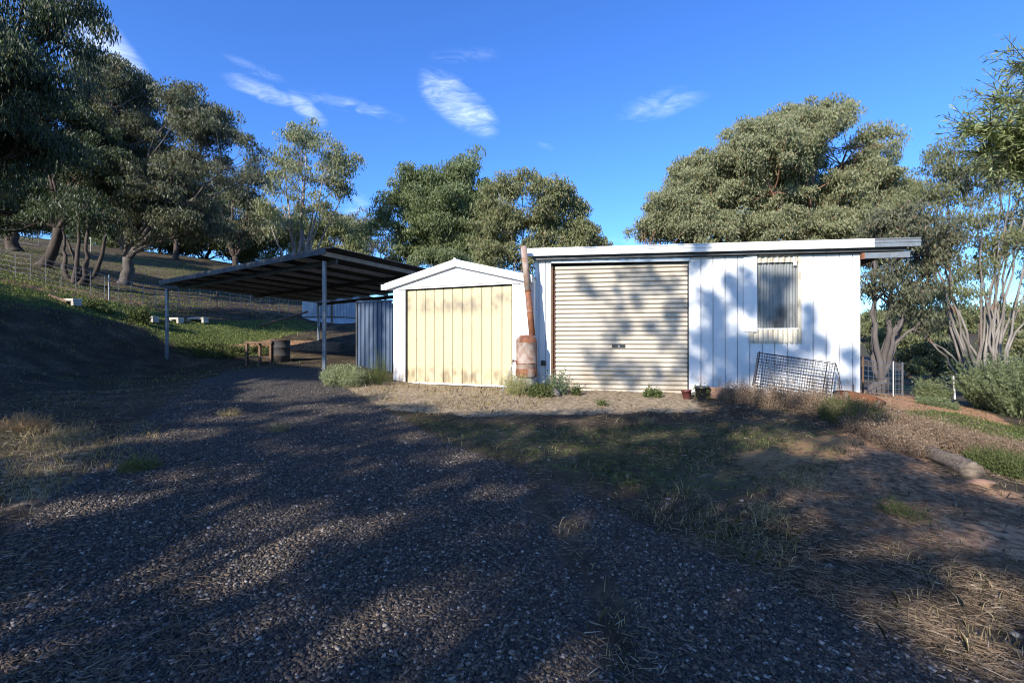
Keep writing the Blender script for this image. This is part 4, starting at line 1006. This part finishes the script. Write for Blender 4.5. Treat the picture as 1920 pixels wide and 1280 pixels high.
def stones(n,ylo,yhi,smin,smax,keepfn,name):
    y=ylo*(yhi/ylo)**rng.random(n); x=(rng.random(n)*2-1)*y*1.16
    z=gz(x,y); gr_,gn_,rd_=masks(x,y,z)
    k=rng.random(n)<keepfn(gr_,x,y)
    x,y,z=x[k],y[k],z[k]; n=len(x)
    v,f=ico(); s=smin+(smax-smin)*rng.random(n)**3.2
    sc3=s[:,None]*(.55+.55*rng.random((n,3)))*np.array([1,1,.6])
    a=rng.random(n)*6.283; V=(v[None]+(rng.random((n,8,3))-.5)*.75)*sc3[:,None]
    ca_,sa_=np.cos(a)[:,None],np.sin(a)[:,None]
    X=V[...,0]*ca_-V[...,1]*sa_; Y=V[...,0]*sa_+V[...,1]*ca_
    tl=(rng.random((n,1))-.5)*.9; Z=V[...,2]+X*tl
    V=np.stack([X+x[:,None],Y+y[:,None],Z+z[:,None]+sc3[:,2:3]*.2],-1)
    Fc=(f[None]+np.arange(n)[:,None,None]*8).reshape(-1,3)
    m,nt,out=nmat(name+'_stone'); b=N(nt,'ShaderNodeBsdfPrincipled'); L(nt,b.outputs[0],out.inputs[0]); b.inputs['Roughness'].default_value=.8; b.inputs['Specular IOR Level'].default_value=.3
    g=N(nt,'ShaderNodeNewGeometry'); col=ramp(nt,g.outputs['Random Per Island'],[(0,(.022,.020,.020)),(.35,(.042,.039,.037)),(.6,(.075,.066,.058)),(.8,(.115,.088,.062)),(.93,(.17,.155,.14)),(1,(.34,.32,.30))])
    col=mix(nt,1.,col,(1.36,1.24,1.10),'MULTIPLY'); col=mix(nt,ramp(nt,noise(nt,60,4),[(.4,0.),(.7,.35)]),col,(.07,.055,.045)); L(nt,col,b.inputs['Base Color'])
    o=npmesh(name,V,3,m,faces=Fc); print(name,n); return o
o=stones(420000,1.55,9.5,.0038,.018,lambda g,x,y: g*np.clip(.55+.8*fbm(x,y,.7,77),0,1)*np.where(g<.7,.25,1),'gravel')
tag(o,'loose grey and tan crushed gravel covering the drive','gravel',kind='stuff')
o=stones(9000,1.6,12,.008,.03,lambda g,x,y: (1-g)*.35,'pebbles')
tag(o,'scattered small stones lying on the dirt and grass beside the drive','pebbles',kind='stuff')

# ------------------------------------------------------------------ grass, litter, weeds
def blades(n,ylo,yhi,dens,h0,h1,w,mat,name,label,cat,lean=.6,flat=False,xs=1.2,clump=None,pw=1.0):
    y=ylo*(yhi/ylo)**(rng.random(n)**pw); x=(rng.random(n)*2-1)*y*xs; z=gz(x,y)
    px,py=proj(x,y,z); gr_,gn_,rd_=masks(x,y,z)
    p=dens(x,y,px,py,gr_,gn_,rd_)
    k=rng.random(n)<p; x,y,z=x[k],y[k],z[k]; n=len(x)
    h=(h0+(h1-h0)*rng.random(n)**1.6); ww=w*(.7+.6*rng.random(n))*np.clip(y/6,1,3.5)
    a=rng.random(n)*6.283
    if flat:
        D=np.stack([np.cos(a),np.sin(a),(rng.random(n)-.35)*.35],1)
    else:
        D=np.stack([np.cos(a)*lean*rng.random(n),np.sin(a)*lean*rng.random(n),np.ones(n)],1)
    D=unit(D); S=unit(np.cross(D,unit(rng.normal(size=(n,3)))))
    B=np.stack([x,y,z+(.012 if flat else -.01)],1)
    mid=B+D*h[:,None]*.55; tip=mid+unit(D+np.stack([np.cos(a)*.5,np.sin(a)*.5,-.25*np.ones(n)*(0 if flat else 1)],1))*h[:,None]*.5
    V=np.stack([B-S*ww[:,None]*.5,B+S*ww[:,None]*.5,mid+S*ww[:,None]*.35,tip,mid-S*ww[:,None]*.35],1)
    o=npmesh(name,V,5,mat); print(name,n)
    return tag(o,label,cat,kind='stuff')
DRY=leafmat('dry_grass',(.15,.11,.06),(.34,.265,.15),(.48,.42,.28),trans=.2,rough=.8,spec=.1)
GRS=leafmat('green_grass',(.03,.042,.01),(.08,.10,.028),(.25,.22,.09),trans=.3,rough=.7,spec=.15)
LIT_=leafmat('straw',(.08,.058,.038),(.22,.16,.11),(.42,.35,.27),trans=.05,rough=.9,spec=.1)
WEED=leafmat('dry_weed',(.10,.065,.045),(.28,.20,.14),(.42,.36,.28),trans=.15,rough=.85,spec=.1)
WEEDG=leafmat('weed_green',(.04,.055,.02),(.12,.14,.05),(.2,.18,.09),trans=.25,rough=.7,spec=.15)
blades(260000,2.0,16,lambda x,y,px,py,g,n,r: np.clip(n*1.2,0,1)*(fbm(x,y,.5,41)>.42)+.04*(1-g)*(fbm(x,y,.8,43)>.5),.025,.075,.005,GRS,'short_grass','short green grass growing in patches beside the drive','grass')
def drymask(x,y,px,py,g,n,r):
    a=inpoly(px,py,[(600,700),(700,712),(1060,735),(1050,760),(900,780),(760,780),(680,752)])*.55*(fbm(x,y,.4,51)>.4)
    a=a+inpoly(px,py,[(1260,900),(1500,1010),(1480,1080),(1200,960)])*.15
    a=a+inpoly(px,py,[(-100,780),(180,790),(200,860),(100,930),(-100,960)])*.4
    a=a+inpoly(px,py,[(180,800),(300,790),(290,870),(180,880)])*.3
    return np.clip(a+.05*(1-g)*(fbm(x,y,.6,55)>.5),0,1)
blades(260000,2.2,14,drymask,.03,.12,.005,DRY,'dry_grass','bleached dry grass along the foot of the garage and at the left edge','dry grass')
blades(150000,1.8,10,lambda x,y,px,py,g,n,r: np.clip((1-g)*(.35+.65*(px>1300))*(fbm(x,y,.7,61)>.40)+.03*(fbm(x,y,.9,63)>.55)+ (px<400)*(fbm(x,y,.5,65)>.45)*.3,0,1),.03,.10,.005,LIT_,'straw_litter','flattened straw and fallen gum leaves strewn over the reddish dirt','leaf litter',flat=True)
HGR=leafmat('bank_grass',(.07,.095,.022),(.20,.23,.07),(.32,.28,.13),trans=.3,rough=.7,spec=.15)
blades(170000,11,40,lambda x,y,px,py,g,n,r: (x<-6)*1.3*(n*1.3+.06)*np.clip((gz(x,y)-.9)*1.5,.12,1),.04,.11,.010,HGR,'hillside_grass','rough grass on the bank and hillside left of the carport','grass',xs=1.15)

blades(60000,7,16,lambda x,y,px,py,g,n,r: (x>5)*(n>.3)*1.,.03,.07,.007,HGR,'lawn_grass','bright short green grass on the slope beyond the dry brush','grass',xs=1.15)
def brush(n,cent,mat,name,label,cat,hmin,hmax,leafn,stuff=True,spreadz=.5,leafL=.02,lw=.009,stemw=.003,tilt=.5,parent=None,seed=None):
    """cent: list of (px,py,Y,radius) footprint discs; stems with small leaves"""
    Vs=[];Ls_=[]
    c=np.array([(at(a,b,Y)[0],Y,r*(.72 if 'tuft' in name or 'small_weed' in name else 1)) for a,b,Y,r in cent]); w=c[:,2]**2; k=rng.choice(len(c),n,p=w/w.sum())
    rr=np.sqrt(rng.random(n))*c[k,2]; a=rng.random(n)*6.283; x=c[k,0]+rr*np.cos(a); y=c[k,1]+rr*np.sin(a); z=gz(x,y)
    h=(hmin+(hmax-hmin)*rng.random(n))*(1-.45*(rr/c[k,2])**2)
    a2=rng.random(n)*6.283; D=unit(np.stack([np.cos(a2)*tilt*rng.random(n),np.sin(a2)*tilt*rng.random(n),np.ones(n)],1)+np.stack([np.cos(a),np.sin(a),0*a],1)*(rr/c[k,2])[:,None]*tilt*.6)
    B=np.stack([x,y,z-.02],1); T=B+D*h[:,None]; S=unit(np.cross(D,unit(rng.normal(size=(n,3)))))*stemw
    st=np.stack([B-S,B+S,T+S*.4,T-S*.4],1).reshape(-1,3)
    f=rng.random((n,leafn,1))**.7; P=B[:,None]+(T-B)[:,None]*(.15+.85*f)+rng.normal(size=(n,leafn,3))*.03
    P=P.reshape(-1,3); m=len(P); A=unit(rng.normal(size=(m,3))+np.array([0,0,.4]))
    lf=leafquads(P,A,leafL*(.6+.9*rng.random(m)),lw*(.6+.9*rng.random(m)))
    o0=np.array([c[:,0].mean(),c[:,1].mean(),0]); o0[2]=g1(o0[0],o0[1])
    o=npmesh(name,np.concatenate([st,lf])-o0,4,mat); o.location=o0
    return tag(o,label,cat,kind='stuff' if stuff else None)
brush(2600,[(1390,745,8.6,.35),(1440,752,8.3,.4),(1500,760,8.0,.45),(1550,775,7.7,.45),(1600,790,7.3,.4),(1640,800,7.0,.4)],WEED,'dry_weeds','brown dry weeds banked along the foot of the white wall and wire crate','weeds',.10,.42,22)
brush(5200,[(1680,820,6.9,.45),(1740,830,6.7,.5),(1800,835,6.5,.5),(1860,850,6.3,.5),(1920,860,6.2,.5),(1980,880,6.1,.5),(1640,830,6.6,.35),(1690,865,6.0,.3)],WEED,'dry_weeds','pale brown dry brush on the slope behind the fallen log','weeds',.12,.36,24)
brush(900,[(1890,880,5.6,.35),(1930,900,5.4,.35)],WEEDG,'dark_weeds','dark leafy weeds at the right edge beside the end of the log','weeds',.12,.34,22)
brush(420,[(1590,790,7.2,.35),(1620,800,7.0,.3)],WEEDG,'dark_bush','dark green scrappy bush in front of the rusty tub','bush',.2,.5,26,stuff=False)
brush(260,[(645,705,9.9,.42)],leafmat('sage_leaf',(.16,.18,.09),(.30,.32,.17),(.4,.38,.25)),'sage_bush','pale green bush at the foot of the near carport post','bush',.25,.5,40,stuff=False,leafL=.03,lw=.012)
brush(160,[(700,703,10.3,.35)],WEEDG,'weedy_bush','darker loose bush in front of the blue grey screen','bush',.2,.62,26,stuff=False)
brush(36,[(715,700,10.6,.12)],WEEDG,'tall_weed','tall thin weed rising against the blue grey sheet screen','weed',.6,.95,18,stuff=False,tilt=.15)
brush(240,[(968,725,9.0,.24)],leafmat('grass_tuft_leaf',(.18,.18,.07),(.36,.34,.16),(.45,.4,.25)),'grass_tuft','tall yellow green grass tuft in front of the rusty boiler','grass tuft',.2,.55,10,stuff=False,leafL=.05,lw=.006)
brush(260,[(1015,728,8.9,.22)],WEEDG,'low_weed','low dark green weed wrapped around the rock by the boiler','weed',.08,.26,22,stuff=False,leafL=.04,lw=.02)
brush(70,[(1045,722,9.1,.14)],leafmat('thistle_leaf',(.09,.12,.07),(.2,.24,.15)),'thistle','grey green thistle against the left edge of the roller door','thistle',.25,.62,20,stuff=False,leafL=.05,lw=.018)
brush(30,[(1080,727,9.0,.07)],WEEDG,'small_weed','small leafy weed before the lower left of the roller door','weed',.08,.26,20,stuff=False,leafL=.04,lw=.02)
brush(60,[(1222,738,8.9,.18)],WEEDG,'small_weed','spreading green weed before the lower right of the roller door','weed',.06,.2,20,stuff=False,leafL=.05,lw=.02,tilt=.6)
brush(24,[(1316,728,8.72,.08)],WEEDG,'pot_plant','small green plant growing from the black pot','plant',.24,.34,14,stuff=False,leafL=.04,lw=.02)
brush(22,[(1130,768,8.0,.06)],WEEDG,'small_weed','dark upright weed alone on the dirt in front of the roller door','weed',.06,.17,14,stuff=False,leafL=.03,lw=.015)
brush(120,[(1210,790,6.9,.12)],DRY,'dry_tuft','small dry tuft on the dirt in front of the roller door','grass tuft',.04,.12,4,stuff=False,leafL=.04,lw=.004)
for (px,py,Y,r,n,lab) in ((430,825,7.2,.18,160,'pale grass tuft alone on the gravel left of centre'),(260,945,4.9,.22,200,'grass tuft at the left edge of the gravel'),(525,850,6.4,.12,140,'faint grass patch on the gravel right of the pale tuft'),(1440,1010,3.85,.2,120,'large dry grass tuft on the right verge of the drive'),(1690,1010,4.0,.2,120,'red leaved weed patch below the fallen log'),(1500,960,4.6,.24,110,'grass tuft on the dirt behind the large dry verge tuft')):
    brush(n,[(px,py,Y,r)],DRY if 'dry' in lab or 'pale' in lab else WEEDG,'grass_tuft',lab,'grass tuft',.05,.15,5,stuff=False,leafL=.05,lw=.005,stemw=.002,tilt=.6)
brush(260,[(45,850,6.1,.28)],leafmat('rust_grass',(.3,.16,.08),(.45,.28,.14)),'dry_grass','rust coloured dry grass clump at the left edge','dry grass',.12,.3,5,leafL=.08,lw=.006)
brush(300,[(60,900,5.7,.55)],DRY,'dry_grass','bleached dry grass clump in front of the rust coloured one','dry grass',.06,.2,5,leafL=.09,lw=.005,tilt=1.2)
# green shrubs on the right
SHR=leafmat('shrub_leaf',(.08,.10,.045),(.19,.22,.11),(.28,.3,.16))
brush(1100,[(1900,752,12.4,.65),(1965,745,12.8,.9),(1862,745,13,.4),(1915,780,11.6,.4)],SHR,'feathery_shrub','big feathery grey green shrub on the lawn under the fan shaped gum','shrub',.9,1.75,70,stuff=False,leafL=.07,lw=.02,stemw=.006,tilt=.7)
brush(130,[(1748,740,13.5,.3)],SHR,'small_shrub','small upright pale green shrub on the orange soil','shrub',.4,.85,50,stuff=False,leafL=.06,lw=.016,tilt=.6)
brush(120,[(1757,768,11.6,.35)],SHR,'low_shrub','low green shrub on the lip of the orange soil','shrub',.12,.3,40,stuff=False,leafL=.05,lw=.014,tilt=1.)
# weeds on the left bank
brush(60,[(263,585,17.4,.22)],WEEDG,'bank_weed','tall dark weed on the bank just left of the tall carport post','weed',.4,.9,30,stuff=False,leafL=.07,lw=.03)
brush(60,[(185,565,16.8,.4)],WEEDG,'bank_weed','low dark weed on the bank below the fence','weed',.1,.35,30,stuff=False,leafL=.06,lw=.03)
brush(500,[(420,650,17.5,.9),(370,640,17,.7),(480,655,18,.8)],WEEDG,'bank_weeds','patchy green weeds on the bank seen under the carport','weeds',.08,.25,14,leafL=.06,lw=.03)

# black plastic bag by the screen
rock('plastic_bag','crumpled black plastic bag lying beside the weedy bush near the screen',at(680,690,10.9)[:2],.17,11,M_PLASTIC,'bag',(1.2,.8,.9))
# sticks on the ground
for (px,py,Y,l,a,lab) in ((1790,985,4.3,.30,.9,'pale stick lying on the litter below the fallen log'),(870,830,7.4,.5,.1,'thin grey stick lying on the grass before the garage'),(1050,1030,3.55,.09,1.4,'tiny pale twig on the bare dirt strip of the drive')):
    x,y,_=at(px,py,Y); dx,dy=math.cos(a)*l/2,math.sin(a)*l/2
    tag(MB().tube([(x-dx,y-dy,g1(x-dx,y-dy)+.02),(x,y+.01,g1(x,y)+.035),(x+dx,y+dy,g1(x+dx,y+dy)+.02)],[.008,.007,.004],6).build('stick',M_WOODG,smooth=True),lab,'stick')

# ------------------------------------------------------------------ world, sun, camera
w=bpy.data.worlds.new('World'); sc.world=w; w.use_nodes=True; nt=w.node_tree; nt.nodes.clear()
out=N(nt,'ShaderNodeOutputWorld'); bg_=N(nt,'ShaderNodeBackground'); L(nt,bg_.outputs[0],out.inputs[0])
sky=N(nt,'ShaderNodeTexSky',sky_type='NISHITA'); sky.sun_disc=False; sky.sun_elevation=SUN_EL; sky.sun_rotation=SUN_AZ%(2*math.pi); sky.air_density=1.; sky.dust_density=.7; sky.ozone_density=3.5; sky.altitude=400
bg_.inputs[1].default_value=.15
co=N(nt,'ShaderNodeTexCoord').outputs['Generated']
hs=N(nt,'ShaderNodeHueSaturation'); hs.inputs['Hue'].default_value=.51; hs.inputs['Saturation'].default_value=1.12; hs.inputs['Value'].default_value=1.12; L(nt,sky.outputs[0],hs.inputs['Color'])
def cloudmask(px,py,rx,ry,rot=0):
    d=np.array([(px-960)/F,1,(640-py)/F]); d/=np.linalg.norm(d)
    # local frame at direction d
    right=unit(np.cross(d,np.array([0,0,1.]))); up=np.cross(right,d); r_=right*math.cos(rot)+up*math.sin(rot); u_=-right*math.sin(rot)+up*math.cos(rot)
    def dot(v,sc_):
        n=N(nt,'ShaderNodeVectorMath',operation='DOT_PRODUCT'); L(nt,co,n.inputs[0]); n.inputs[1].default_value=tuple(v); 
        m_=N(nt,'ShaderNodeMath',operation='MULTIPLY'); L(nt,n.outputs['Value'],m_.inputs[0]); m_.inputs[1].default_value=sc_; 
        p=N(nt,'ShaderNodeMath',operation='POWER'); p.inputs[1].default_value=2; L(nt,m_.outputs[0],p.inputs[0]); return p.outputs[0]
    cz=np.linalg.norm([(px-960)/F,1,(640-py)/F])
    a=dot(r_,F*cz/rx); b=dot(u_,F*cz/ry); s=N(nt,'ShaderNodeMath',operation='ADD'); L(nt,a,s.inputs[0]); L(nt,b,s.inputs[1])
    mr=N(nt,'ShaderNodeMapRange'); mr.inputs[1].default_value=1; mr.inputs[2].default_value=0; L(nt,s.outputs[0],mr.inputs[0]); mr.inputs[3].default_value=0; mr.inputs[4].default_value=1; return mr.outputs[0]
def vadd(a,b,op='MAXIMUM',c=None):
    m_=N(nt,'ShaderNodeMath',operation=op); L(nt,a,m_.inputs[0])
    if isinstance(b,(int,float)): m_.inputs[1].default_value=b
    else: L(nt,b,m_.inputs[1])
    if c is not None: m_.inputs[2].default_value=c
    return m_.outputs[0]
CL=[(190,80,110,45,-.75,1.2),(170,122,60,22,-.5,1.1),(490,170,80,20,-.15,.75),(575,205,50,22,-.6,.8),(660,200,110,18,-.1,.45),(860,195,95,42,-.55,1.15),(1240,195,90,30,.1,.5),(870,105,80,16,.1,.3),(670,385,34,22,.7,.6),(760,335,40,14,.5,.35),(1180,460,90,26,0,.35),(480,130,60,14,-.2,.3),(1020,270,24,10,-.5,.25),(1700,600,300,60,0,.35)]
tot=None
for (px,py,rx,ry,ro,k) in CL:
    v=vadd(cloudmask(px,py,rx,ry,ro),k,'MULTIPLY'); tot=v if tot is None else vadd(tot,v)
mp=N(nt,'ShaderNodeMapping'); mp.inputs['Scale'].default_value=(.7,1,2.6); mp.inputs['Rotation'].default_value=(0,.6,0); L(nt,co,mp.inputs[0])
nf=N(nt,'ShaderNodeTexNoise'); nf.inputs['Scale'].default_value=24; nf.inputs['Detail'].default_value=12; nf.inputs['Roughness'].default_value=.62; nf.inputs['Distortion'].default_value=.9; L(nt,mp.outputs[0],nf.inputs['Vector'])
cf=N(nt,'ShaderNodeMath',operation='MULTIPLY_ADD'); L(nt,tot,cf.inputs[0]); cf.inputs[1].default_value=.30; L(nt,nf.outputs['Fac'],cf.inputs[2])
cf=ramp(nt,cf.outputs[0],[(.50,0.),(.68,.09),(.82,.20),(1.,.44)])
cf=vadd(cf,ramp(nt,tot,[(0,0.),(.55,1.)]),'MULTIPLY')
skyc=mix(nt,cf,mix(nt,1.,hs.outputs[0],(.48,.73,.98),'MULTIPLY'),(7.5,8.2,9.0))
L(nt,skyc,bg_.inputs[0])

sl_=bpy.data.lights.new('sun','SUN'); sl_.energy=4.4; sl_.angle=R(.53); sl_.color=(1,.93,.82)
so=bpy.data.objects.new('sun',sl_); COL.objects.link(so); so.rotation_euler=Vector(SUN).to_track_quat('Z','Y').to_euler(); so.location=(-20,-15,20)
cam=bpy.data.cameras.new('camera'); cam.lens=17; cam.sensor_width=36; cam.clip_end=3000; cam.clip_start=.05
co_=bpy.data.objects.new('camera',cam); COL.objects.link(co_); co_.location=(0,0,CAMZ); co_.rotation_euler=(R(90),0,0); sc.camera=co_
sc.view_settings.view_transform='Standard'; sc.view_settings.look='None'; sc.view_settings.exposure=.9; sc.view_settings.gamma=1
sc.cycles.max_bounces=6; sc.cycles.transparent_max_bounces=8; sc.cycles.use_denoising=True; sc.cycles.denoising_prefilter='ACCURATE'; sc.cycles.filter_width=1.1
